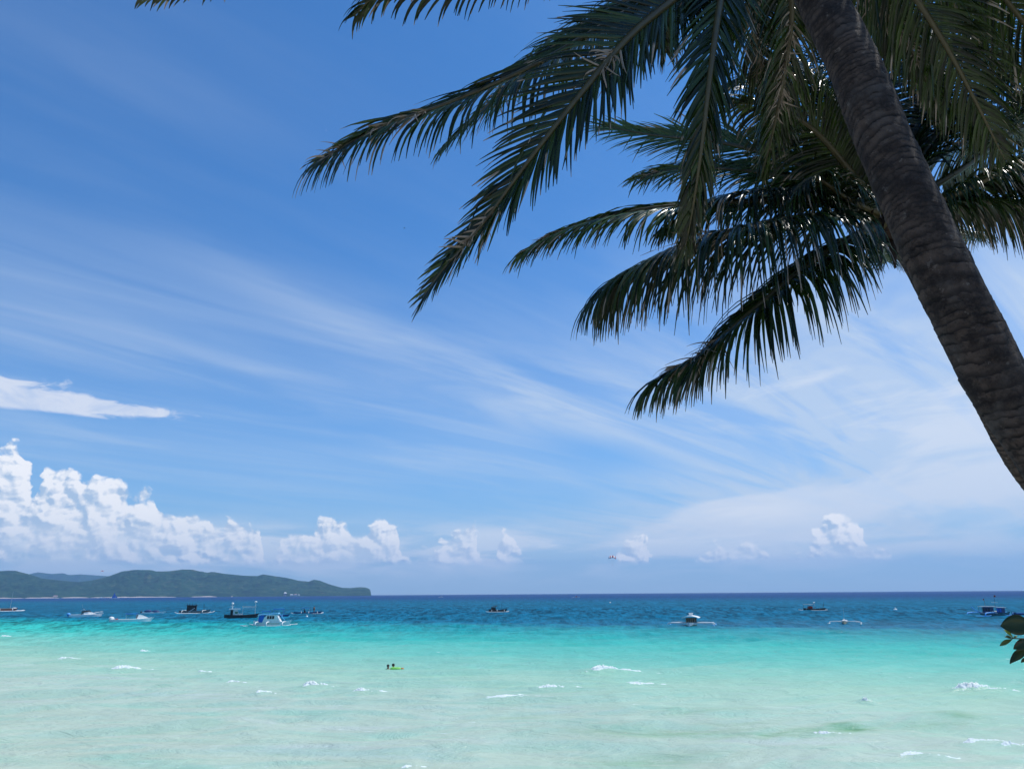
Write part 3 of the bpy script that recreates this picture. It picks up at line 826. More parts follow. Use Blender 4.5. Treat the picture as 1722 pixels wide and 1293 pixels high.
# second palm just behind, its crown half hidden by the first trunk
tc2 = [P(1930, 1110, 6.2), P(1862, 985, 6.25), P(1778, 850, 6.3), P(1705, 745, 6.35), P(1636, 610, 6.4), P(1580, 505, 6.5), P(1540, 430, 6.55), P(1500, 370, 6.6)]
b0_ = tc2[0].copy(); gz = float(ground_z(np.array(b0_.x + .5), np.array(b0_.y)))
tc2 = [Vector((b0_.x + 0.9, b0_.y - 0.1, gz - 0.1)), Vector((b0_.x + 0.42, b0_.y - 0.05, (gz + b0_.z) / 2 - 0.1))] + tc2
r2_ = lambda f: 0.150 - 0.02 * f + 0.10 * math.exp(-f / 0.05)
fr2 = [
 # pale frond reaching left, its sunlit look put into greener leaflets
 ([(1440, 348, 6.5), (1340, 338, 6.3), (1220, 342, 6.2), (1100, 350, 6.2), (1005, 368, 6.3), (940, 390, 6.4), (890, 418, 6.5)], 104, 0.66, 1.1, 0.16, 40, {'tp': .5, 'green': 0.3, 'af': (1.0, .35), 'dry': ((.9, 1.0),)}),
 # dark heavy one below it
 ([(1440, 362, 6.4), (1350, 365, 6.0), (1240, 385, 5.7), (1140, 415, 5.6), (1070, 450, 5.6), (1034, 472, 5.7), (1008, 498, 5.8)], 116, 1.02, 2.2, 0.16, 10, {'tp': .60, 'w': 1.15, 'dry': ((.62, .74),)}),
 # lowest, yellow stalk in clear view
 ([(1462, 385, 6.4), (1405, 415, 6.1), (1330, 468, 5.8), (1256, 530, 5.6), (1185, 590, 5.6), (1138, 618, 5.65), (1104, 638, 5.7)], 108, 0.84, 1.7, 0.20, 15, {'tp': .55, 'w': 1.1, 'dry': ((.80, .95),)}),
 # short green tips behind
 ([(1430, 318, 6.8), (1330, 272, 7.2), (1210, 240, 7.6), (1100, 228, 8.0), (1015, 212, 8.3)], 100, 0.62, 0.35, 0.16, 62, {'tp': .5, 'green': 0.75, 'af': (.8, .55)}),
 ([(1430, 330, 6.8), (1330, 300, 7.1), (1220, 285, 7.3), (1140, 285, 7.5), (1085, 296, 7.6)], 100, 0.60, 0.6, 0.16, 50, {'tp': .5, 'green': 0.45, 'af': (.9, .6), 'dry': ((.93, 1.0),)}),
 ([(1440, 340, 6.6), (1350, 322, 6.4), (1260, 322, 6.2), (1180, 345, 6.2), (1120, 380, 6.2)], 80, 0.72, 1.4, 0.18, 20),
 # rising behind the trunk
 ([(1450, 270, 6.7), (1400, 170, 6.9), (1330, 95, 7.3), (1250, 60, 7.8)], 74, 0.66, 0.9, 0.14, 10),
 ([(1440, 300, 6.6), (1370, 220, 6.5), (1300, 180, 6.5), (1230, 175, 6.6)], 70, 0.6, 1.0, 0.14, -25),
 ([(1480, 250, 6.8), (1470, 130, 7.1), (1440, 30, 7.6), (1400, -50, 8.2)], 70, 0.7, 0.9, 0.14, 0),
 ([(1530, 250, 6.8), (1580, 140, 7.1), (1640, 60, 7.5), (1710, 10, 8.0)], 74, 0.72, 0.8, 0.14, 10),
 ([(1540, 280, 6.7), (1610, 190, 6.8), (1690, 130, 7.0), (1780, 110, 7.2)], 74, 0.72, 0.9, 0.14, -15),
 ([(1420, 330, 6.2), (1370, 300, 6.0), (1330, 330, 5.9), (1300, 390, 5.9)], 50, 0.55, 1.3, 0.2, 10),
 # dense crown top, mostly in its own shade
 ([(1460, 300, 6.8), (1400, 240, 7.2), (1340, 210, 7.6), (1270, 215, 8.0)], 74, 0.8, 1.1, 0.14, 15),
 ([(1470, 260, 6.9), (1430, 130, 7.4), (1370, 40, 8.0), (1290, 0, 8.6)], 80, 0.8, 0.8, 0.14, -12),
 ([(1450, 290, 6.9), (1380, 150, 7.4), (1300, 120, 7.9), (1200, 150, 8.3)], 80, 0.8, 1.0, 0.14, 28),
 ([(1540, 260, 6.9), (1600, 110, 7.4), (1650, 20, 8.0), (1690, -60, 8.6)], 80, 0.8, 0.7, 0.14, -20),
 ([(1545, 290, 6.8), (1640, 230, 7.2), (1740, 180, 7.6), (1830, 170, 8.0)], 80, 0.8, 0.9, 0.14, 20),
 ([(1530, 240, 6.9), (1560, 90, 7.3), (1580, -10, 7.9), (1590, -120, 8.6)], 80, 0.85, 0.7, 0.14, 5),
 # right side
 ([(1545, 330, 6.6), (1620, 282, 6.6), (1700, 225, 6.8), (1780, 200, 7.0), (1850, 215, 7.2)], 80, 0.68, 1.2, 0.20, 25),
 ([(1550, 350, 6.4), (1625, 318, 6.2), (1700, 285, 6.1), (1790, 285, 6.1), (1870, 330, 6.2)], 90, 0.86, 1.7, 0.22, 0),
 ([(1560, 352, 6.5), (1640, 340, 6.4), (1730, 352, 6.4), (1820, 395, 6.5)], 80, 0.62, 1.6, 0.16, -10),
 # small one hanging under the crown
 ([(1490, 400, 6.9), (1484, 425, 7.3), (1492, 440, 7.8)], 36, 0.34, 1.8, 0.25, 0),
 ([(1560, 385, 7.0), (1610, 395, 7.6), (1660, 400, 8.2)], 44, 0.40, 1.4, 0.2, 0),
]
palm('second coconut palm behind the thick trunk, its crown and yellow frond stalk in view', tc2, r2_, fr2, 21)

# ------------------------------------------------------------------ leafy shrub whose twig enters at the right edge
def shrub():
    m, nt, o = newmat('broad_leaf')
    g = nt.nodes.new('ShaderNodeNewGeometry')
    a = nt.nodes.new('ShaderNodeAttribute'); a.attribute_name = 'young'
    n = noi(g.outputs['Position'], 30.0, 4, 0.6)
    c = mixc(n, (0.030, 0.055, 0.015), (0.050, 0.075, 0.022))
    c = mixc(X(a.outputs['Fac']), c, (0.30, 0.34, 0.04))
    b = principled(nt, Base_Color=c, Roughness=0.35)
    tr = nt.nodes.new('ShaderNodeBsdfTranslucent'); nt.links.new(mixc(X(a.outputs['Fac']), (0.06, 0.10, 0.015), (0.4, 0.42, 0.05)), tr.inputs[0])
    mx = nt.nodes.new('ShaderNodeMixShader'); mx.inputs[0].default_value = 0.3
    nt.links.new(b.outputs[0], mx.inputs[1]); nt.links.new(tr.outputs[0], mx.inputs[2]); nt.links.new(mx.outputs[0], o.inputs[0])
    D = 3.3
    tip = P(1702, 1073, D)
    base = Vector((tip.x + 0.75, tip.y + 0.1, 0)); base.z = float(ground_z(np.array(base.x), np.array(base.y))) - 0.05
    root = thing('sea_almond_shrub', 'broad-leaved shrub with one twig of dark and yellow-green leaves poking in at the right edge', 'shrub', base)
    rn = random.Random(4)
    wood = paint('twig_bark', (0.10, 0.075, 0.05), 0.8, 0.4, scale=20)
    top = Vector((tip.x + 0.62, tip.y + 0.1, tip.z + 0.35))
    mb = MB(); tp, _ = spline([base, base.lerp(top, 0.5) + Vector((0.05, 0.03, 0)), top], 16)
    mb.tube([p - base for p in tp], [0.032 * (1 - i / 15) + 0.01 for i in range(16)], 8); mb.build('stem', wood, root, True)
    def leaf(p, d, L, w, up, young=0.0, parent=root, curl=0.25):
        d = d.normalized(); s_ = d.cross(up).normalized(); n_ = s_.cross(d).normalized()
        vs, fs, k = [], [], 10
        for i in range(k + 1):
            u = i / k
            ww = w * (math.sin(math.pi * min(1, u ** 1.25 * 1.0)) ** 0.75 if 0 < u < 1 else 0.02)
            c_ = p + d * (L * u) - n_ * (curl * L * u * u)
            for q in (-1, -0.5, 0, 0.5, 1):
                vs.append(c_ + s_ * (q * ww) + n_ * (abs(q) * ww * 0.35 + 0.02 * L * math.sin(u * 11 + q * 2) * abs(q)) - base)
        for i in range(k):
            for q in range(4):
                a_ = i * 5 + q; fs.append((a_, a_ + 1, a_ + 6, a_ + 5))
        n0_ = len(vs); 
        ob = obj('leaf', vs, fs, m, parent, True)
        sm_ = ob.modifiers.new('thickness', 'SOLIDIFY'); sm_.thickness = 0.0006
        at = ob.data.attributes.new('young', 'FLOAT', 'POINT'); at.data.foreach_set('value', np.full(len(vs), young, np.float32))
    br = MB(); b1, _ = spline([tp[11], P(1790, 1092, D + .02), P(1745, 1076, D), tip], 14)
    br.tube([p - base for p in b1], [0.010 * (1 - i / 13) + 0.0022 for i in range(14)], 7)
    b2, _ = spline([b1[11], P(1707, 1080, D), P(1707, 1086, D)], 5)
    br.tube([p - base for p in b2], 0.0022, 6)
    br.build('branch', wood, root, True)
    U = Vector((0.1, -0.75, 0.55)); S_ = 1 / FPX * D
    pd = lambda x, y, x2, y2, dd=0.0: P(x2, y2, D + dd) - P(x, y, D)
    leaf(P(1742, 1052, D), pd(1742, 1052, 1699, 1050, .02), 50 * S_, 17 * S_, Vector((0, -1, .25)))
    leaf(P(1740, 1076, D), pd(1740, 1076, 1706, 1088, -.02), 38 * S_, 9 * S_, Vector((0, -1, .5)))
    leaf(P(1735, 1088, D), pd(1735, 1088, 1697, 1107, -.01), 45 * S_, 8 * S_, Vector((.2, -.5, .9)))
    leaf(P(1704, 1073, D), pd(1704, 1073, 1692, 1058, .01), 18 * S_, 3.2 * S_, U, 1.0)
    leaf(P(1703, 1073, D), pd(1703, 1073, 1690, 1068, -.01), 14 * S_, 2.8 * S_, U, 0.15)
    leaf(P(1703, 1074, D), pd(1703, 1074, 1682, 1083, 0), 23 * S_, 3.6 * S_, U, 0.35)
    leaf(P(1704, 1072, D), pd(1704, 1072, 1712, 1068, 0), 8 * S_, 1.6 * S_, U, 0.6)
    leaf(P(1728, 1104, D), pd(1728, 1104, 1717, 1113, 0), 14 * S_, 2.6 * S_, U, 0.0)
    for k in range(46):
        p = tp[rn.randint(5, 15)] + Vector((rn.uniform(-.05, .5), rn.uniform(-.3, .3), rn.uniform(-.25, .25)))
        q = to_px(p)
        if q and q[0] < 1780: continue
        d = Vector((rn.uniform(-.6, 1), rn.uniform(-1, 1), rn.uniform(-.3, .4)))
        leaf(p, d, rn.uniform(.10, .17), rn.uniform(.028, .045), Vector((rn.uniform(-.3, .3), rn.uniform(-.3, .3), 1)))
        tw = MB(); j = min(range(16), key=lambda i_: (tp[i_] - p).length)
        tw.tube([tp[j] - base, p - base], [0.005, 0.002], 5); tw.build('branch', wood, root, True)
shrub()

# ------------------------------------------------------------------ whitecaps
def foam_mat():
    m, nt, o = newmat('foam')
    g = nt.nodes.new('ShaderNodeNewGeometry')
    n = noi(g.outputs['Position'], 9.0, 5, 0.7)
    b = principled(nt, Base_Color=mixc(n, (0.86, 0.90, 0.90), (0.62, 0.74, 0.72)), Roughness=0.8, Normal=bump(nt, n * 0.05, 0.7, 1.0))
    nt.links.new(b.outputs[0], o.inputs[0]); return m
FOAM = foam_mat()
def sea_at(x, y):
    z = float(sea_z(np.array([[x]]), np.array([[y]]))[0, 0])
    for (px, py, w, h, lab) in foam_spots:
        c = W(px, py); mpp = c.y / FPX
        z += 0.9 * h * mpp * math.exp(-((x - c.x) / (w * mpp * 0.75)) ** 2 - ((y - c.y - 0.15) / 0.5) ** 2)
    return z
for i, (px, py, w, h, lab) in enumerate(foam_spots):
    c = W(px, py); mpp = c.y / FPX; Wd = w * mpp; Hd = h * mpp
    nx, ny = 76, 22; V = np.zeros((ny, nx, 3)); dep = max(0.30, Wd * 0.30)
    xs = np.linspace(-0.62, 1.05, nx) * Wd; ys = np.linspace(-0.6, 0.6, ny) * dep
    XX, YY = np.meshgrid(c.x + xs, c.y + ys)
    ZZ = sea_z(XX, YY)
    for (px2, py2, w2, h2, _l) in foam_spots:
        c2 = W(px2, py2); m2 = c2.y / FPX
        ZZ += 0.9 * h2 * m2 * np.exp(-((XX - c2.x) / (w2 * m2 * 0.75)) ** 2 - ((YY - c2.y - 0.15) / 0.5) ** 2)
    for j in range(ny):
        for k in range(nx):
            u, v = xs[k] / Wd * 2 / 1.24, ys[j] / dep * 2 / 1.2
            if u > 0: u = u / 1.72
            head = math.exp(-((u + 0.35) / 0.35) ** 2)                        # thick end at the left, tail to the right
            nse = mnoise.fractal(Vector((XX[j, k] * 3.4 / max(Wd, .8), YY[j, k] * 5.0, i)), 0.7, 2.2, 5)
            n2 = mnoise.fractal(Vector((XX[j, k] * 14, YY[j, k] * 22, i * 3)), 0.6, 2.2, 3)
            cen = v - 0.25 * math.sin(u * 3 + i)
            env = (0.24 + 0.76 * head) * (1 - u * u) ** 0.6 if abs(u) < 1 else 0
            bodyz = env * math.exp(-(cen / (0.30 + 0.25 * head)) ** 2)
            ZZ[j, k] += Hd * (0.75 * bodyz * (1 + 1.1 * n2) - 0.24 + 0.46 * nse - 0.25 * max(0, abs(u) - 0.8) - 0.3 * max(0, abs(v) - 0.7)) * 0.75
    V[..., 0] = XX - c.x; V[..., 1] = YY - c.y; V[..., 2] = ZZ
    o = grid_obj('breaking_wave', V.reshape(-1, 3), ny, nx, FOAM, label=lab, category='wave', group='small waves breaking in the shallows')
    o.location = (c.x, c.y, 0)

# ------------------------------------------------------------------ people
SKIN = paint('skin', (0.36, 0.20, 0.13), 0.5, 0.15, scale=10)
HAIR = paint('dark_hair', (0.012, 0.010, 0.009), 0.6, 0.2)
def person(label, loc, rz, pose, clothes=None, group=None, scale=1.0):
    """pose: joint name -> position in metres; one continuous skin surface"""
    J = ['pelvis', 'waist', 'chest', 'neck', 'head', 'crown', 'shl', 'ell', 'hal', 'fil', 'shr', 'elr', 'har', 'fir', 'hil', 'knl', 'anl', 'tol', 'hir', 'knr', 'anr', 'tor']
    E = [(0, 1), (1, 2), (2, 3), (3, 4), (4, 5), (2, 6), (6, 7), (7, 8), (8, 9), (2, 10), (10, 11), (11, 12), (12, 13), (0, 14), (14, 15), (15, 16), (16, 17), (0, 18), (18, 19), (19, 20), (20, 21)]
    rad = [.13, .12, .14, .055, .095, .07, .062, .042, .030, .022, .062, .042, .030, .022, .095, .062, .042, .03, .095, .062, .042, .03]
    me = bpy.data.meshes.new('body'); me.from_pydata([pose[j] for j in J], E, [])
    tmp = bpy.data.objects.new('body', me); col.objects.link(tmp)
    sk = tmp.modifiers.new('skin', 'SKIN'); sk.use_smooth_shade = True
    for v, r in zip(me.skin_vertices[0].data, rad): v.radius = (r, r * (0.8 if r > .1 else 1))
    me.skin_vertices[0].data[0].use_root = True
    ss = tmp.modifiers.new('sub', 'SUBSURF'); ss.levels = 1; ss.render_levels = 1
    dg = bpy.context.evaluated_depsgraph_get()
    m2 = bpy.data.meshes.new_from_object(tmp.evaluated_get(dg))
    bpy.data.objects.remove(tmp)
    root = thing('person', label, 'person', loc, rz, group); root.scale = (scale,) * 3
    m2.materials.clear(); m2.materials.append(SKIN)
    bo = bpy.data.objects.new('body', m2); col.objects.link(bo); bo.parent = root
    h = Vector(pose['head']); k = MB(); k.ball(h + Vector((0, 0.015, 0.045)), (0.105, 0.115, 0.10), 12, 8); k.build('hair', HAIR, root, True)
    k = MB(); k.ball(h + Vector((0, -0.10, 0.0)), (0.014, 0.018, 0.022), 6, 5); k.build('nose', SKIN, root, True)
    if clothes:
        for nm, a, b, r, mat in clothes:
            k = MB(); k.tube([Vector(pose[a]), Vector(pose[a]).lerp(Vector(pose[b]), .5), Vector(pose[b])], [r, r * 1.04, r * .92], 14); k.build(nm, mat, root, True)
    return root
STAND = dict(pelvis=(0, 0, .95), waist=(0, 0, 1.1), chest=(0, 0, 1.32), neck=(0, 0, 1.48), head=(0, 0, 1.62), crown=(0, 0, 1.70),
 shl=(-.17, 0, 1.38), ell=(-.24, .02, 1.12), hal=(-.22, -.08, .90), fil=(-.22, -.12, .82), shr=(.17, 0, 1.38), elr=(.24, .02, 1.12), har=(.22, -.08, .90), fir=(.22, -.12, .82),
 hil=(-.09, 0, .88), knl=(-.11, -.02, .48), anl=(-.11, 0, .08), tol=(-.12, -.16, .04), hir=(.09, 0, .88), knr=(.11, -.02, .48), anr=(.11, 0, .08), tor=(.12, -.16, .04))
SIT = dict(STAND); SIT.update(pelvis=(0, 0, .12), waist=(0, 0, .28), chest=(0, 0, .50), neck=(0, 0, .66), head=(0, 0, .80), crown=(0, 0, .88), shl=(-.17, 0, .56), ell=(-.25, -.1, .34), hal=(-.2, -.32, .26), fil=(-.19, -.40, .26),
 shr=(.17, 0, .56), elr=(.25, -.1, .34), har=(.2, -.32, .26), fir=(.19, -.40, .26), hil=(-.09, -.05, .10), knl=(-.12, -.46, .16), anl=(-.12, -.5, -.26), tol=(-.12, -.64, -.30), hir=(.09, -.05, .10), knr=(.12, -.46, .16), anr=(.12, -.5, -.26), tor=(.12, -.64, -.30))
SWIM = dict(STAND)
SWIM.update(ell=(-.30, -.22, 1.22), hal=(-.20, -.46, 1.30), fil=(-.18, -.54, 1.30), elr=(.30, -.22, 1.22), har=(.20, -.46, 1.30), fir=(.18, -.54, 1.30), knl=(-.12, -.25, .55), anl=(-.12, .05, .2), tol=(-.12, .15, .12), knr=(.12, -.2, .52), anr=(.12, .12, .2), tor=(.12, .22, .12))

def wl(x, y): return float(sea_z(np.array([[x]]), np.array([[y]]))[0, 0])
c = W(652.5, 1124.5); s_ = 1.0
person('left swimmer of the pair in the shallows, dark hair and bare shoulders', (c.x, c.y, wl(c.x, c.y) - 1.23), R(20), SWIM, None, 'swimmers in the shallows', 0.86)
c2 = W(661, 1124.8)
person('swimmer on the right of the pair, dark head above a bright green swim float', (c2.x, c2.y + .1, wl(c2.x, c2.y) - 1.18), R(60), SWIM, [('swim_shirt', 'waist', 'chest', .16, paint('green_fabric', (0.10, 0.55, 0.10), .6))], 'swimmers in the shallows', 0.86)
fl = thing('swim_float', 'bright lime green and orange swim float in front of the right swimmer', 'swim float', (c2.x + 0.20, c2.y - 0.25, wl(c2.x, c2.y)), R(-8))
k = MB(); ring = []
for i in range(25):
    a = 2 * math.pi * i / 24; ring.append(Vector((0.27 * math.cos(a), 0.17 * math.sin(a), 0.05)))
k.tube(ring, 0.085, 10); k.build('ring', paint('lime_vinyl', (0.30, 0.80, 0.12), .3), fl, True)
k = MB(); k.ball((0.42, 0.0, 0.05), (0.12, 0.08, 0.07), 10, 7); k.build('handle', paint('orange_vinyl', (0.80, 0.35, 0.10), .35), fl, True)

# ------------------------------------------------------------------ boats: written in photograph pixels at their own distance, then sized in metres
WHITE = paint('white_gelcoat', (0.87, 0.86, 0.82), 0.35, 0.08)
OFFW = paint('weathered_white_paint', (0.78, 0.78, 0.73), 0.55, 0.2)
BLUE = paint('bright_blue_paint', (0.03, 0.20, 0.70), 0.45, 0.2)
SKYB = paint('sky_blue_paint', (0.10, 0.42, 0.85), 0.45, 0.2)
NAVY = paint('navy_paint', (0.012, 0.04, 0.16), 0.45, 0.2)
BLACK = paint('black_hull_paint', (0.018, 0.02, 0.022), 0.5, 0.2)
GREY = paint('grey_wood', (0.20, 0.20, 0.19), 0.8, 0.4)
DARKW = paint('dark_wood', (0.055, 0.045, 0.038), 0.8, 0.4)
BAMB = paint('bamboo', (0.42, 0.36, 0.24), 0.6, 0.3)
GLASS = paint('dark_window_glass', (0.015, 0.02, 0.03), 0.1, 0.1)
RED = paint('red_paint', (0.50, 0.06, 0.03), 0.5, 0.2)
GREEN = paint('faded_green_paint', (0.10, 0.28, 0.16), 0.6, 0.2)
BUFF = paint('buff_paint', (0.55, 0.42, 0.25), 0.6, 0.2)
STEEL = paint('steel_tube', (0.55, 0.56, 0.58), 0.3, 0.1, 0.7)
TARPB = paint('blue_canvas', (0.02, 0.16, 0.60), 0.8, 0.15)
TARPC = paint('pale_blue_canvas', (0.25, 0.60, 0.85), 0.8, 0.15)
TEAL = paint('weathered_teal', (0.05, 0.16, 0.18), 0.6, 0.3)

class Boat:
    def __init__(s, name, label, cat, px, py, heading=0.0, group=None):
        c = W(px, py); s.s = c.y / FPX / max(math.cos(math.atan2(c.x, c.y)), .5) * 1.0
        s.s = (c - CP).length / FPX * math.cos(math.atan(math.hypot(px - 861, py - 646.5) / FPX))
        az_ = math.atan2(c.x, c.y)
        s.root = thing(name, label, cat, (c.x, c.y, wl(c.x, c.y) * 0.5), -az_ + R(heading), group)
        s.b = None
    def part(s, name, mat, parent=None, sm=False, **kw):
        mb = MB(); s_ = s
        class Ctx:
            def __enter__(q): return mb
            def __exit__(q, *a): q.o = mb.build(name, mat, parent or s_.root, sm, s_.s, **kw)
        return Ctx()
def hull_rings(x0, x1, beam, free, draft, bow_rise=0.0, stern_rise=0.0, n=17, full=2.6, transom=False, flare=0.93):
    out = []
    for i in range(n):
        u = i / (n - 1); x = x0 + (x1 - x0) * u; t = 2 * u - 1
        w = beam / 2 * max(0.03, (1 - abs(t) ** full)) ** 0.75
        if transom and t < 0: w = beam / 2 * (0.86 + 0.14 * (1 - t * t))
        sheer = free + (bow_rise * max(0, t) ** 2.2 + stern_rise * max(0, -t) ** 2.2)
        keel = -draft * (1 - max(0, abs(t) - 0.5) * 1.2 * (0 if transom and t < 0 else 1))
        if abs(t) > 0.98 and not (transom and t < 0): keel = max(keel, -draft * 0.2)
        xl = x - max(0, t) ** 5 * (x1 - x0) * 0.11; xm = x - max(0, t) ** 5 * (x1 - x0) * 0.06      # raked bow
        out.append([Vector((x, -w, sheer)), Vector((xm, -w * flare, sheer * 0.15)), Vector((xl, -w * .35, keel)), Vector((xl, w * .35, keel)), Vector((xm, w * flare, sheer * 0.15)), Vector((x, w, sheer)),
                    Vector((x, w * .9, sheer - free * .12)), Vector((x, -w * .9, sheer - free * .12))])
    return out
def outrig(b, y, x0, x1, rise, r, mat, arms, arm_mat, hull_z, parent=None, arm_r=None):
    """a float on each side carried by curved arms"""
    for s in (-1, 1):
        with b.part('outrigger_float', mat, sm=True) as m:
            pts = [(x0, s * y, rise * 1.2), (x0 + (x1 - x0) * .08, s * y, r * .6), (x0 + (x1 - x0) * .3, s * y, r * .2), (x0 + (x1 - x0) * .7, s * y, r * .2), (x0 + (x1 - x0) * .92, s * y, r * .6), (x1, s * y, rise * 1.2)]
            m.tube(pts, [r * .5, r, r, r, r, r * .5], 8)
    for ax in arms:
        for s in (-1, 1):
            with b.part('outrigger_arm', arm_mat, sm=True) as m:
                m.tube([(ax, 0, hull_z), (ax, s * y * .5, hull_z * 1.08), (ax, s * y * .92, hull_z * .95), (ax, s * y * .985, hull_z * .6), (ax, s * y, r * .5)], arm_r or r * .6, 6)

GB = 'boats moored or passing off the beach'
# 1 white motorboat, black canopy
b = Boat('motorboat', 'white motorboat with a black canopy over the cockpit and a light blue outboard cover', 'motorboat', 143, 1037.5, 4, GB)
with b.part('hull', WHITE, sm=False) as m: m.loft(hull_rings(-24, 27, 15, 4.6, 2, 2.2, 0, transom=True), True)
with b.part('cabin', WHITE) as m: m.hexa([(-3, -5, 4.4), (18, -2.6, 5.2), (18, 2.6, 5.2), (-3, 5, 4.4)], [(-2, -4.2, 9.4), (6, -3.0, 9.0), (6, 3.0, 9.0), (-2, 4.2, 9.4)])
with b.part('canopy', BLACK) as m: m.hexa([(-6, -5, 7.2), (5, -4.4, 9.3), (5, 4.4, 9.3), (-6, 5, 7.2)], [(-5, -4.6, 10.2), (6, -3.6, 11.4), (6, 3.6, 11.4), (-5, 4.6, 10.2)]); m.box((-5.5, 0, 6.5), (1.2, 9, 4))
with b.part('windscreen', GLASS) as m: m.hexa([(6, -3.3, 8.8), (9, -2.8, 7.8), (9, 2.8, 7.8), (6, 3.3, 8.8)], [(5.9, -3.1, 10.6), (6.4, -2.6, 10.5), (6.4, 2.6, 10.5), (5.9, 3.1, 10.6)])
with b.part('outboard_motor', SKYB, sm=True) as m: m.ball((-25, 0, 5.2), (3.2, 2.6, 2.4)); m.box((-25.5, 0, 1.5), (1.6, 1.4, 6))
with b.part('rail', STEEL) as m:
    m.tube([(12, -3.4, 6), (14, -3.2, 8), (26, -.4, 8.6)], .16, 5); m.tube([(12, 3.4, 6), (14, 3.2, 8), (26, .4, 8.6)], .16, 5)
with b.part('antenna', STEEL) as m: m.tube([(-3, 0, 10), (-7, 0, 21)], .14, 5); m.tube([(-8, 2, 10), (-3, 2, 13.5), (0, 2, 10)], .3, 5)
# 2 white motorboat, blue awning
b = Boat('motorboat', 'white motorboat with a flat blue awning and a white outboard cover', 'motorboat', 219, 1046, 6, GB)
with b.part('hull', WHITE) as m: m.loft(hull_rings(-31, 36, 18, 5.2, 2.2, 2.6, 0, transom=True), True)
with b.part('cabin', WHITE) as m: m.hexa([(9, -5.2, 5.4), (28, -2.4, 6.4), (28, 2.4, 6.4), (9, 5.2, 5.4)], [(11, -4.2, 12.4), (17, -3.2, 11.4), (17, 3.2, 11.4), (11, 4.2, 12.4)])
with b.part('windscreen', GLASS) as m: m.hexa([(8, -4.6, 7.0), (10.4, -4.8, 7.0), (10.4, 4.8, 7.0), (8, 4.6, 7.0)], [(9, -4.0, 12), (10.9, -4.2, 12), (10.9, 4.2, 12), (9, 4.0, 12)])
with b.part('awning', TARPB) as m: m.box((1, 0, 13.6), (19, 12, .9))
for x, y in ((-7, -5), (-7, 5), (9, -5), (9, 5)):
    with b.part('post', STEEL) as m: m.tube([(x, y, 4.6), (x, y, 13.3)], .22, 5)
with b.part('outboard_motor', WHITE, sm=True) as m: m.ball((-29, 0, 6.6), (4.4, 3.4, 3.0)); m.box((-31, 0, 2), (1.8, 1.6, 7))
with b.part('seat', RED) as m: m.box((-21, 0, 5.4), (4, 8, 1.6))
# 3 small white dinghy behind
b = Boat('dinghy', 'slim white open boat with dark covers, floating behind the motorboat with the blue awning', 'dinghy', 258, 1032.5, -3, GB)
with b.part('hull', WHITE) as m: m.loft(hull_rings(-19, 19, 8, 2.4, 1.4, 1.4, .6), True)
with b.part('boat_cover', NAVY, sm=True) as m: m.ball((-9, 0, 4.2), (6, 2.6, 2.2)); m.ball((3, 0, 3.8), (6, 2.4, 1.6))
with b.part('motor', BLACK, sm=True) as m: m.ball((-19, 0, 3), (1.4, 1.2, 1.6))
# 4 red outrigger at left edge
b = Boat('outrigger_boat', 'low red and white outrigger boat with one thin mast, cut by the left edge', 'outrigger boat', 8, 1027.5, 3, GB)
with b.part('hull', RED) as m: m.loft(hull_rings(-26, 18, 6, 3.6, 1.2, 2.0, 1.5), True)
with b.part('deck', BUFF) as m: m.box((-3, 0, 4.2), (24, 8, .7))
outrig(b, 14, -14, 28, 1.2, .8, WHITE, (-8, 10), WHITE, 3.8)
with b.part('mast', STEEL) as m: m.tube([(7, 0, 3), (7.6, 0, 32)], [.35, .12], 5)
with b.part('bundle', OFFW, sm=True) as m: m.ball((13, 0, 4.6), (4, 2.4, 1.2))
# 5 dark banca
b = Boat('outrigger_boat', 'grey outrigger boat with a black tarpaulin shelter, left of the black hulled work boat', 'outrigger boat', 326, 1031.5, -8, GB)
with b.part('hull', GREY) as m: m.loft(hull_rings(-24, 26, 8, 4.0, 1.6, 2.2, 1.0), True)
with b.part('shelter', BLACK) as m: m.box((-4, 0, 8.5), (15, 7, 8)); m.box((-4, 0, 13), (17, 8.4, .8))
for x in (-11, -7.5, -3, 1, 3):
    with b.part('post', DARKW) as m: m.tube([(x, -3.6, 4), (x, -3.6, 16.5)], .3, 5)
outrig(b, 24, -27, 30, 2.4, .9, OFFW, (-16, 16), OFFW, 4.6)
with b.part('mast', DARKW) as m: m.tube([(15, 0, 3), (15, 0, 15)], .35, 5)
with b.part('brace', OFFW) as m: m.tube([(-8, -4, 2.5), (1, -4.4, 8.5)], .45, 5)
# 6 black hull
b = Boat('work_boat', 'black hulled work boat with white wheelhouse, pipe frame and two white globe lights', 'work boat', 404, 1040.5, 0, GB)
with b.part('hull', BLACK) as m: m.loft(hull_rings(-26, 30, 13, 5.6, 2, 2.6, 1.0, full=4), True)
with b.part('wheelhouse', OFFW) as m: m.hexa([(-13, -5, 5), (-2, -5, 5), (-2, 5, 5), (-13, 5, 5)], [(-12, -4.6, 14), (-5, -4.6, 14), (-5, 4.6, 14), (-12, 4.6, 14)])
with b.part('wheelhouse_roof', WHITE) as m: m.box((-10, 0, 15), (18, 11.5, 1.8))
with b.part('window', GREEN) as m: m.box((-7, -5.05, 9.5), (4.6, .3, 3.2))
with b.part('doorway', DARKW) as m: m.box((-14.4, -3, 10), (4.2, 4.0, 9))
with b.part('step', OFFW) as m: m.box((0, 0, 6.4), (7, 9, 2))
for x, top, r in ((-14, 23.5, .5), (23, 25.5, .5)):
    with b.part('mast', OFFW) as m: m.tube([(x, 0, 5), (x, 0, top)], r, 6)
    with b.part('floodlight', WHITE, sm=True) as m: m.ball((x, 0, top + .8), (2.2, 1.9, 1.6))
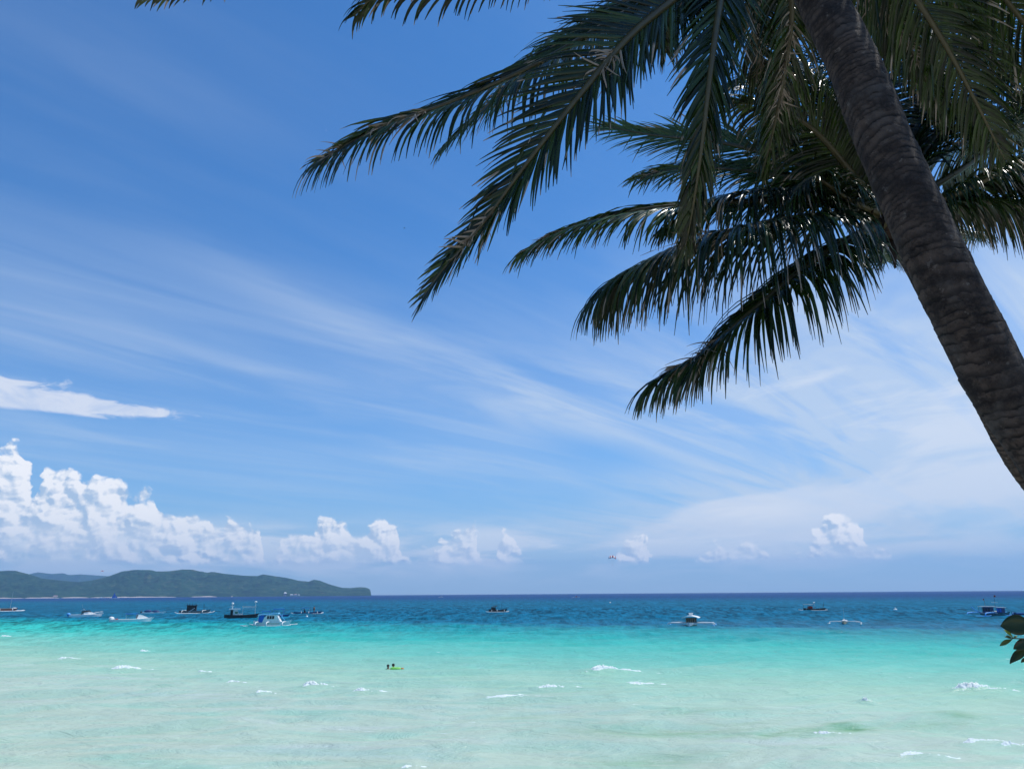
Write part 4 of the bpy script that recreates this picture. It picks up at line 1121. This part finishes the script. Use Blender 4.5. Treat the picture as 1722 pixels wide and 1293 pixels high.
with b.part('frame_rail', OFFW) as m:
    m.box((13, -4, 18), (22, .6, 1.3)); m.box((13, 4, 19), (22, .6, 1.1)); m.box((3, 0, 17), (1, 9, .7)); m.box((13, -4, 15.6), (20, .4, .6))
for x, y in ((3, -4), (3, 4), (23, -4)):
    with b.part('post', OFFW) as m: m.tube([(x, y, 5), (x, y, 19)], .35, 5)
with b.part('cross_bar', OFFW) as m: m.box((-14, 0, 19.6), (5, .5, .8))
# 7 white and blue banca
b = Boat('outrigger_boat', 'white outrigger boat with pale blue roof, blue side curtain and three dark windows', 'outrigger boat', 456, 1052.5, -14, GB)
with b.part('hull', WHITE) as m: m.loft(hull_rings(-30, 34, 12, 6.0, 2, 3.4, 2.2, full=3), True)
with b.part('cabin', WHITE) as m: m.hexa([(-15, -5.5, 5.6), (17, -5, 5.6), (17, 5, 5.6), (-15, 5.5, 5.6)], [(-8, -5, 17), (9, -5, 17.5), (9, 5, 17.5), (-8, 5, 17)])
with b.part('roof', TARPC) as m: m.hexa([(-22, -7.5, 17.2), (12, -6.5, 19.4), (12, 6.5, 19.4), (-22, 7.5, 17.2)], [(-21, -7, 18.6), (11.5, -6, 21), (11.5, 6, 21), (-21, 7, 18.6)])
with b.part('side_curtain', TARPB) as m: m.hexa([(-22, -5.6, 6.4), (-14, -5.8, 5.4), (-14, -5.0, 5.4), (-22, -5.0, 6.4)], [(-19, -5.6, 16.9), (-11, -5.9, 16.9), (-11, -5.2, 16.9), (-19, -5.2, 16.9)])
for x in (-5, -.8, 3.4):
    with b.part('window', GLASS) as m: m.hexa([(x - 1.7, -5.75, 11), (x + 1.7, -5.75, 11), (x + 1.7, -5.0, 11), (x - 1.7, -5.0, 11)], [(x - 1.4, -5.5, 16), (x + 1.9, -5.5, 16), (x + 1.9, -4.9, 16), (x - 1.4, -4.9, 16)])
for x, y in ((-21, -6), (-21, 6), (11, -5), (15, 0)):
    with b.part('post', OFFW) as m: m.tube([(x, y, 5), (x + (0 if x < 12 else -4), y, 18 if x < 12 else 20)], .3, 5)
with b.part('bow_brace', SKYB) as m: m.tube([(13, 0, 19), (22, 0, 9)], .5, 5)
outrig(b, 26, -44, 38, 1.6, 1.0, WHITE, (-20, -2, 24), WHITE, 6.2, arm_r=.9)
with b.part('stripe', BUFF) as m: m.box((4, -5.9, 3.6), (22, .3, .8))
b = Boat('outrigger_boat', 'blue canopied outrigger boat mostly hidden behind the white one with the pale blue roof', 'outrigger boat', 462, 1037.5, 0, GB)
with b.part('hull', NAVY) as m: m.loft(hull_rings(-22, 24, 8, 3.4, 1.4, 2, 1), True)
with b.part('canopy', BLUE) as m: m.box((6, 0, 13.5), (18, 7, 1)); m.box((-14, 0, 10), (14, 7, .9))
for x in (-20, -9, -2, 14):
    with b.part('post', BLUE) as m: m.tube([(x, -3, 3), (x, -3, 13 if x > -8 else 9.6)], .3, 5)
outrig(b, 14, -24, 24, 1.2, .6, SKYB, (-12, 12), SKYB, 3.6)
# 8 small banca with people
b8 = b = Boat('outrigger_boat', 'low dark outrigger canoe carrying two people, with white outrigger ends', 'outrigger boat', 517, 1031.5, 0, GB)
with b.part('hull', NAVY) as m: m.loft(hull_rings(-22, 24, 6, 2.6, 1.2, 1.2, .8), True)
outrig(b, 14, -27, 26, 1.6, .6, WHITE, (-10, 2, 16), WHITE, 3.2)
with b.part('canopy', SKYB) as m: m.box((-3, 0, 9.6), (14, 5, .6))
for x in (-9, 3):
    with b.part('post', STEEL) as m: m.tube([(x, 0, 2), (x, 0, 9.4)], .25, 5)
def aboard(bt, x, z, label, pose, clothes, rz=0):
    q = bt.root.matrix_basis if False else (Matrix.Translation(bt.root.location) @ Matrix.Rotation(bt.root.rotation_euler.z, 4, 'Z'))
    return person(label, q @ Vector((x * bt.s, 0, z * bt.s)), bt.root.rotation_euler.z + rz, pose, clothes, 'people in the outrigger canoe')
shirt = lambda nm, c: [('shirt', 'waist', 'neck', .165, paint(nm, c, .8)), ('shorts', 'pelvis', 'waist', .155, paint('dark_shorts', (.02, .02, .03), .8))]
aboard(b, -5, 2.0, 'person in a dark shirt sitting under the small blue canopy of the canoe', SIT, shirt('dark_shirt', (.02, .03, .06)), R(30))
aboard(b, 10.5, 0.4, 'person in an orange brown shirt standing in the bow half of the canoe', STAND, shirt('orange_shirt', (.45, .20, .10)), R(-20))
# 9 dark banca centre
b = Boat('outrigger_boat', 'small dark outrigger boat with a grey awning, alone in the middle below the horizon', 'outrigger boat', 836, 1029, 0, GB)
with b.part('hull', BLACK) as m: m.loft(hull_rings(-14, 17, 6, 3.2, 1.2, 2.2, 1), True)
with b.part('awning', GREY) as m: m.hexa([(-11, -3, 7.6), (-1, -3, 8.6), (-1, 3, 8.6), (-11, 3, 7.6)], [(-10, -3, 8.4), (0, -3, 10.4), (0, 3, 10.4), (-10, 3, 8.4)])
with b.part('shelter', DARKW) as m: m.box((-6, 0, 5.2), (7, 4, 4.4))
with b.part('mast', BLACK) as m: m.tube([(8, 0, 2), (8, 0, 13)], .28, 5)
for x in (-10, -2):
    with b.part('post', DARKW) as m: m.tube([(x, -2.6, 2.6), (x, -2.6, 8.4)], .22, 5)
outrig(b, 13, -19, 20, 1.2, .55, OFFW, (-9, 0, 12), OFFW, 3.2)
# 10 white banca seen end on
b = Boat('outrigger_boat', 'white outrigger boat seen end on, with a broad white canopy topped by a small box', 'outrigger boat', 1163, 1052, 84, GB)
with b.part('hull', OFFW) as m: m.loft(hull_rings(-32, 34, 15, 4.6, 2, 2.0, 1.5, full=4), True)
with b.part('waterline_band', GREEN) as m: m.loft([[p * 1.0 + Vector((0, 0, -2.9)) for p in r] for r in hull_rings(-31.5, 33.5, 15.6, 4.6, 2, 1, .5, full=4)], True)
with b.part('cabin', DARKW) as m: m.box((0, 0, 8.4), (30, 15, 8))
for y in (-6.6, -3.2, 0, 3.4, 6.6):
    with b.part('post', BUFF) as m: m.tube([(-16, y, 4), (-16, y, 13.6)], .36, 5)
with b.part('canopy', WHITE, sm=False) as m:
    R_ = []
    for i in range(13):
        y = -13.5 + 27 * i / 12; z = 13.2 + 3.0 * math.cos((y / 13.5) * math.pi / 2) ** .8
        R_.append([Vector((-20, y, z)), Vector((20, y, z)), Vector((20, y, z - .9)), Vector((-20, y, z - .9))])
    m.loft(R_, True)
with b.part('roof_box', WHITE) as m: m.hexa([(-3, -1.2, 16), (3, -1.2, 16), (3, 1.2, 16), (-3, 1.2, 16)], [(-3.4, -3.2, 19.4), (3.4, -3.2, 19.4), (3.4, 3.2, 19.4), (-3.4, 3.2, 19.4)]); m.box((0, 0, 19.9), (7.4, 7.0, .9))
outrig(b, 38, -34, 30, 2.0, .9, SKYB, (-15, 12), WHITE, 4.4, arm_r=1.1)
with b.part('gangplank', OFFW) as m: m.box((-17, 0, 4.6), (1.8, 72, 1.5))
# 11 dark with canopy right
b = Boat('outrigger_boat', 'low dark outrigger boat with a flat pale awning over something red brown', 'outrigger boat', 1366, 1026.5, 0, GB)
with b.part('hull', BLACK) as m: m.loft(hull_rings(-14, 22, 6, 2.8, 1.2, 1.4, 1), True)
with b.part('awning', OFFW) as m: m.box((-6, 0, 9.6), (16, 6, .8))
with b.part('cargo', RED, sm=True) as m: m.ball((-3, 0, 4.8), (4.5, 2.2, 2.4))
for x in (-13, -6, 1):
    with b.part('post', GREY) as m: m.tube([(x, -2.6, 2.6), (x, -2.6, 9.4)], .24, 5)
with b.part('lamp', WHITE, sm=True) as m: m.ball((4, 0, 12.4), (1.8, 1.4, 1.3)); m.tube([(4, 0, 3), (4, 0, 12)], .24, 5)
with b.part('mast', GREY) as m: m.tube([(18, 0, 2.6), (19.5, 0, 13)], .32, 5); m.tube([(16, 0, 4), (19, 0, 10)], .24, 5)
outrig(b, 12, -22, 24, 1.0, .5, OFFW, (-9, 12), GREY, 3.0)
# 12 small trimaran end on
b = Boat('sailing_outrigger', 'small empty sailing canoe seen end on, with thin bare mast and white outriggers', 'sailboat', 1421, 1050.5, 86, GB)
with b.part('hull', BUFF) as m: m.loft(hull_rings(-20, 22, 8, 4.4, 2.4, 1.4, 1.0), True)
with b.part('deck', WHITE) as m: m.loft([[p + Vector((0, 0, 3.0)) if k_ in (1, 2, 3, 4) else p + Vector((0, 0, 1.0)) for k_, p in enumerate(r)] for r in hull_rings(-18, 20, 9.6, 4.4, 0, 1.2, 1.0)], True)
with b.part('mast', STEEL) as m: m.tube([(0, 0, 5), (0, 0, 26)], [.3, .14], 5)
with b.part('boom', OFFW) as m: m.tube([(0, 0, 7), (-12, 1, 8.4)], .5, 6)
outrig(b, 25, -22, 20, 1.8, .7, OFFW, (-8, 9), WHITE, 4.0)
# 13 big blue banca
b = Boat('outrigger_boat', 'large outrigger boat with bright blue outriggers, two dark cabins and a tall mast', 'outrigger boat', 1668, 1035.5, -34, GB)
with b.part('hull', TEAL) as m: m.loft(hull_rings(-20, 32, 13, 4.6, 2, 3.6, 1.2, full=3), True)
with b.part('gunwale', OFFW) as m: m.box((0, -6.2, 5.2), (30, .6, .9))
with b.part('cabin', NAVY) as m: m.box((-5, 0, 10), (13, 9, 10))
with b.part('cabin_roof', OFFW) as m: m.box((-6, 0, 15.6), (26, 12, .9))
for x in (-9.5, -5, -.5):
    with b.part('window', GLASS) as m: m.box((x, -4.6, 11), (3.2, .4, 5))
with b.part('forward_cabin', NAVY) as m: m.box((17, 0, 9.5), (9, 8, 9))
with b.part('forward_roof', OFFW) as m: m.box((17, 0, 14.4), (13, 9.4, .8))
for x in (14.6, 19.2):
    with b.part('window', TARPB) as m: m.box((x, -4.15, 10), (3.0, .4, 6))
for x in (-18, -12, 4, 8):
    with b.part('post', GREY) as m: m.tube([(x, -5, 5), (x, -5, 15.4)], .3, 5)
with b.part('cargo', OFFW, sm=True) as m: m.ball((6, 0, 6.6), (6, 3, 2.4)); m.ball((-14, -1, 6), (4, 2.4, 1.6))
with b.part('mast', GREY) as m: m.tube([(-9, 0, 15), (-9, 0, 29)], .3, 5); m.tube([(8, 0, 5), (9, 0, 34)], .28, 5)
with b.part('flag', RED) as m: m.box((10.4, 0, 32.6), (3.0, .2, 2.8)); m.box((-10.2, 0, 27), (2.0, .2, 2.4))
with b.part('yard', WHITE) as m: m.box((8.6, 0, 22.4), (10, .8, .8))
outrig(b, 31, -34, 20, 2.0, 1.25, SKYB, (-22, 10), SKYB, 5.8, arm_r=1.2)
with b.part('stern_spar', SKYB) as m: m.tube([(-30, -6, 15), (-24, -4, 9), (-16, 0, 5)], .8, 6)
# 14 at the right edge
b = Boat('outrigger_boat', 'blue outrigger boat cut off by the right edge above the leafy twig', 'outrigger boat', 1728, 1036, 0, GB)
with b.part('hull', NAVY) as m: m.loft(hull_rings(-22, 30, 9, 4.0, 1.4, 2.4, 2.0), True)
with b.part('deck', SKYB) as m: m.box((2, 0, 4.6), (34, 8, .8))
outrig(b, 20, -32, 30, 1.6, .8, SKYB, (-20, 10), SKYB, 5.0)
with b.part('awning', OFFW) as m: m.box((14, 0, 12), (16, 8, .8))
for x in (7, 21):
    with b.part('post', GREY) as m: m.tube([(x, -3, 4), (x, -3, 12)], .3, 5)
# far sailboat, blue
b = Boat('sailboat', 'far sailing boat with a deep blue sail, passing in front of the hills', 'sailboat', 192, 1006.4, 0, 'distant craft near the horizon')
with b.part('hull', WHITE) as m: m.loft(hull_rings(-7, 8, 2.4, .9, .6, .6, .4), True)
with b.part('main_sail', TARPB) as m: m.hexa([(-4, -.1, 1.2), (2, -.1, 1.2), (2, .1, 1.2), (-4, .1, 1.2)], [(-.3, -.1, 9.5), (.3, -.1, 9.5), (.3, .1, 9.5), (-.3, .1, 9.5)])
with b.part('jib', TARPB) as m: m.hexa([(2.4, -.1, 1.2), (5, -.1, 1.2), (5, .1, 1.2), (2.4, .1, 1.2)], [(1.0, -.1, 6), (1.4, -.1, 6), (1.4, .1, 6), (1.0, .1, 6)])
with b.part('mast', NAVY) as m: m.tube([(.6, 0, .8), (.6, 0, 9.8)], .14, 5)
def far_boat(px, py, label, w, hc, cc):
    b = Boat('distant_motorboat', label, 'motorboat', px, py, 0, 'distant craft near the horizon')
    with b.part('hull', hc) as m: m.loft(hull_rings(-w / 2, w / 2, w / 5, w * .09, .5, w * .05, 0, transom=True), True)
    with b.part('cabin', cc) as m: m.hexa([(-w * .2, -w * .06, w * .08), (w * .15, -w * .05, w * .08), (w * .15, w * .05, w * .08), (-w * .2, w * .06, w * .08)], [(-w * .16, -w * .05, w * .2), (w * .04, -w * .04, w * .2), (w * .04, w * .04, w * .2), (-w * .16, w * .05, w * .2)])
    with b.part('wake', FOAM, sm=True) as m: m.ball((-w * .62, 0, 0), (w * .22, w * .12, .22))
far_boat(970, 1004.4, 'tiny white and red speedboat trailing foam right below the horizon, near the middle', 11, WHITE, RED)
far_boat(171, 1005.3, 'tiny white speedboat left of the blue sail in front of the hills', 9, WHITE, WHITE)
far_boat(742, 1003.8, 'tiny white boat on the horizon right of the headland', 6, WHITE, OFFW)
# buoys
def buoy(px, py, r, label):
    c = W(px, py); s = (c - CP).length / FPX
    t = thing('buoy', label, 'buoy', (c.x, c.y, 0), 0, 'mooring buoys')
    k = MB(); k.ball((0, 0, r * s * .4), (r * s, r * s, r * s * .8)); k.build('float', WHITE, t, True)
    k = MB(); k.tube([(0, 0, r * s), (0, 0, r * s * 1.9)], r * s * .12, 6); k.build('handle', STEEL, t, True)
buoy(1506, 1026.5, 2.6, 'pale floating buoy in the blue water between the awning boat and the blue outrigger boat')
buoy(1026, 1013.8, 1.5, 'glint on the water built as a tiny white buoy far out below the parasail')  # a water glint given the shape of a small float
buoy(516, 1037.6, 2.0, 'pale buoy just below the canoe with people')

# ------------------------------------------------------------------ parasails
def parasail(px, py, D, span, label, riders, main=True):
    c = P(px, py, D)
    t = thing('parasail', label, 'parasail', c, -math.atan2(c.x, c.y), 'parasails over the sea')
    n = 9; cols = [NAVY, WHITE, RED, WHITE, NAVY, RED, WHITE, NAVY, RED]
    for i in range(n):
        k = MB(); R_ = []
        for q in (i / n, (i + .5) / n, (i + 1) / n):
            a = math.pi * (0.12 + 0.76 * q); x = -math.cos(a) * span / 2; z = math.sin(a) * span * .34 - span * .12
            row = []
            for jj in range(5):
                v = jj / 4 - .5; row.append(Vector((x * (1 - .25 * v * v), v * span * .42, z * (1 - .5 * v * v * 2) + v * span * .34)))
            R_.append(row)
        k.loft(R_, False, False)
        o = k.build('canopy_panel', cols[i], t, True); sm_ = o.modifiers.new('cloth', 'SOLIDIFY'); sm_.thickness = span * .006
    for i in range(0, n + 1, 3):
        a = math.pi * (0.12 + 0.76 * i / n); x = -math.cos(a) * span / 2; z = math.sin(a) * span * .34 - span * .12
        k = MB(); k.tube([(x, 0, z), (0, 0, -span * .78)], span * .004, 4); k.build('line', OFFW, t)
    if riders:
        person('parasail rider in a dark vest hanging below the larger canopy', c + Vector((0, 0, -span * .78 - 1.45)), 0, SIT, [('life_vest', 'waist', 'neck', .17, paint('dark_vest', (.03, .03, .05), .7))])
parasail(1029.5, 938, 1150, 11.5, 'parasail with navy, red and white panels above the horizon right of centre', True)
parasail(172, 960.5, 2300, 9.5, 'tiny distant parasail over the gap between the hills', False)

# ------------------------------------------------------------------ bird, houses on the far shore
def bird(px, py, D):
    c = P(px, py, D); t = thing('bird', 'tiny dark bird gliding in the open sky left of the palm fronds', 'bird', c, R(30))
    k = MB(); k.tube([(-.16, 0, 0), (-.08, 0, .01), (.06, 0, .01), (.14, 0, 0), (.2, 0, -.01)], [.01, .035, .04, .025, .008], 8); k.build('body', BLACK, t, True)
    for s in (-1, 1):
        k = MB(); k.add([(.06, 0, .01), (.03, s * .2, .09), (-.06, s * .42, .03), (-.07, s * .2, .07), (-.07, 0, .01)], [(0, 1, 3, 4), (1, 2, 3)]); k.build('wing', BLACK, t)
bird(680, 384, 150)
def house(px, w, h, label, wall, roofm, D=4290, z0=2.0, lift=0.0):
    r = ray(px, hz_fit(px)); r = Vector((r.x, r.y, 0)).normalized(); s = D / FPX
    t = thing('house', label, 'house', (r.x * D, r.y * D, z0 + lift), -math.atan2(r.x, r.y), 'buildings along the far shore')
    W_, H_ = w * s, h * s
    k = MB(); k.box((0, 0, H_ / 2), (W_, W_ * .6, H_)); k.build('wall', wall, t)
    k = MB(); k.hexa([(-W_ * .55, -W_ * .36, H_), (W_ * .55, -W_ * .36, H_), (W_ * .55, W_ * .36, H_), (-W_ * .55, W_ * .36, H_)], [(-W_ * .3, -.3, H_ * 1.45), (W_ * .3, -.3, H_ * 1.45), (W_ * .3, .3, H_ * 1.45), (-W_ * .3, .3, H_ * 1.45)]); k.build('roof', roofm, t)
    for x in (-.3, 0, .3):
        k = MB(); k.box((x * W_, -W_ * .3 - .1, H_ * .5), (W_ * .14, .3, H_ * .4)); k.build('window', GLASS, t)
PINK = paint('pink_render', (0.62, 0.40, 0.36), .8)
house(479.5, 4.5, 4.0, 'pinkish tall house at the foot of the headland, left of the row of white ones', PINK, OFFW)
house(490.5, 5.0, 1.8, 'long low white house at the water below the headland, leftmost of the white row', WHITE, OFFW)
house(497, 4.0, 2.0, 'low white house in the middle of the white row below the headland', WHITE, PINK)
house(502.5, 3.2, 1.5, 'smallest white house at the right end of the row below the headland', OFFW, OFFW)
house(303, 4.6, 2.2, 'single white house slightly uphill from the far beach', WHITE, OFFW, D=4420, z0=16)
house(93, 6.0, 1.6, 'low house among trees behind the far beach near the left', OFFW, PINK, D=4330, z0=4)
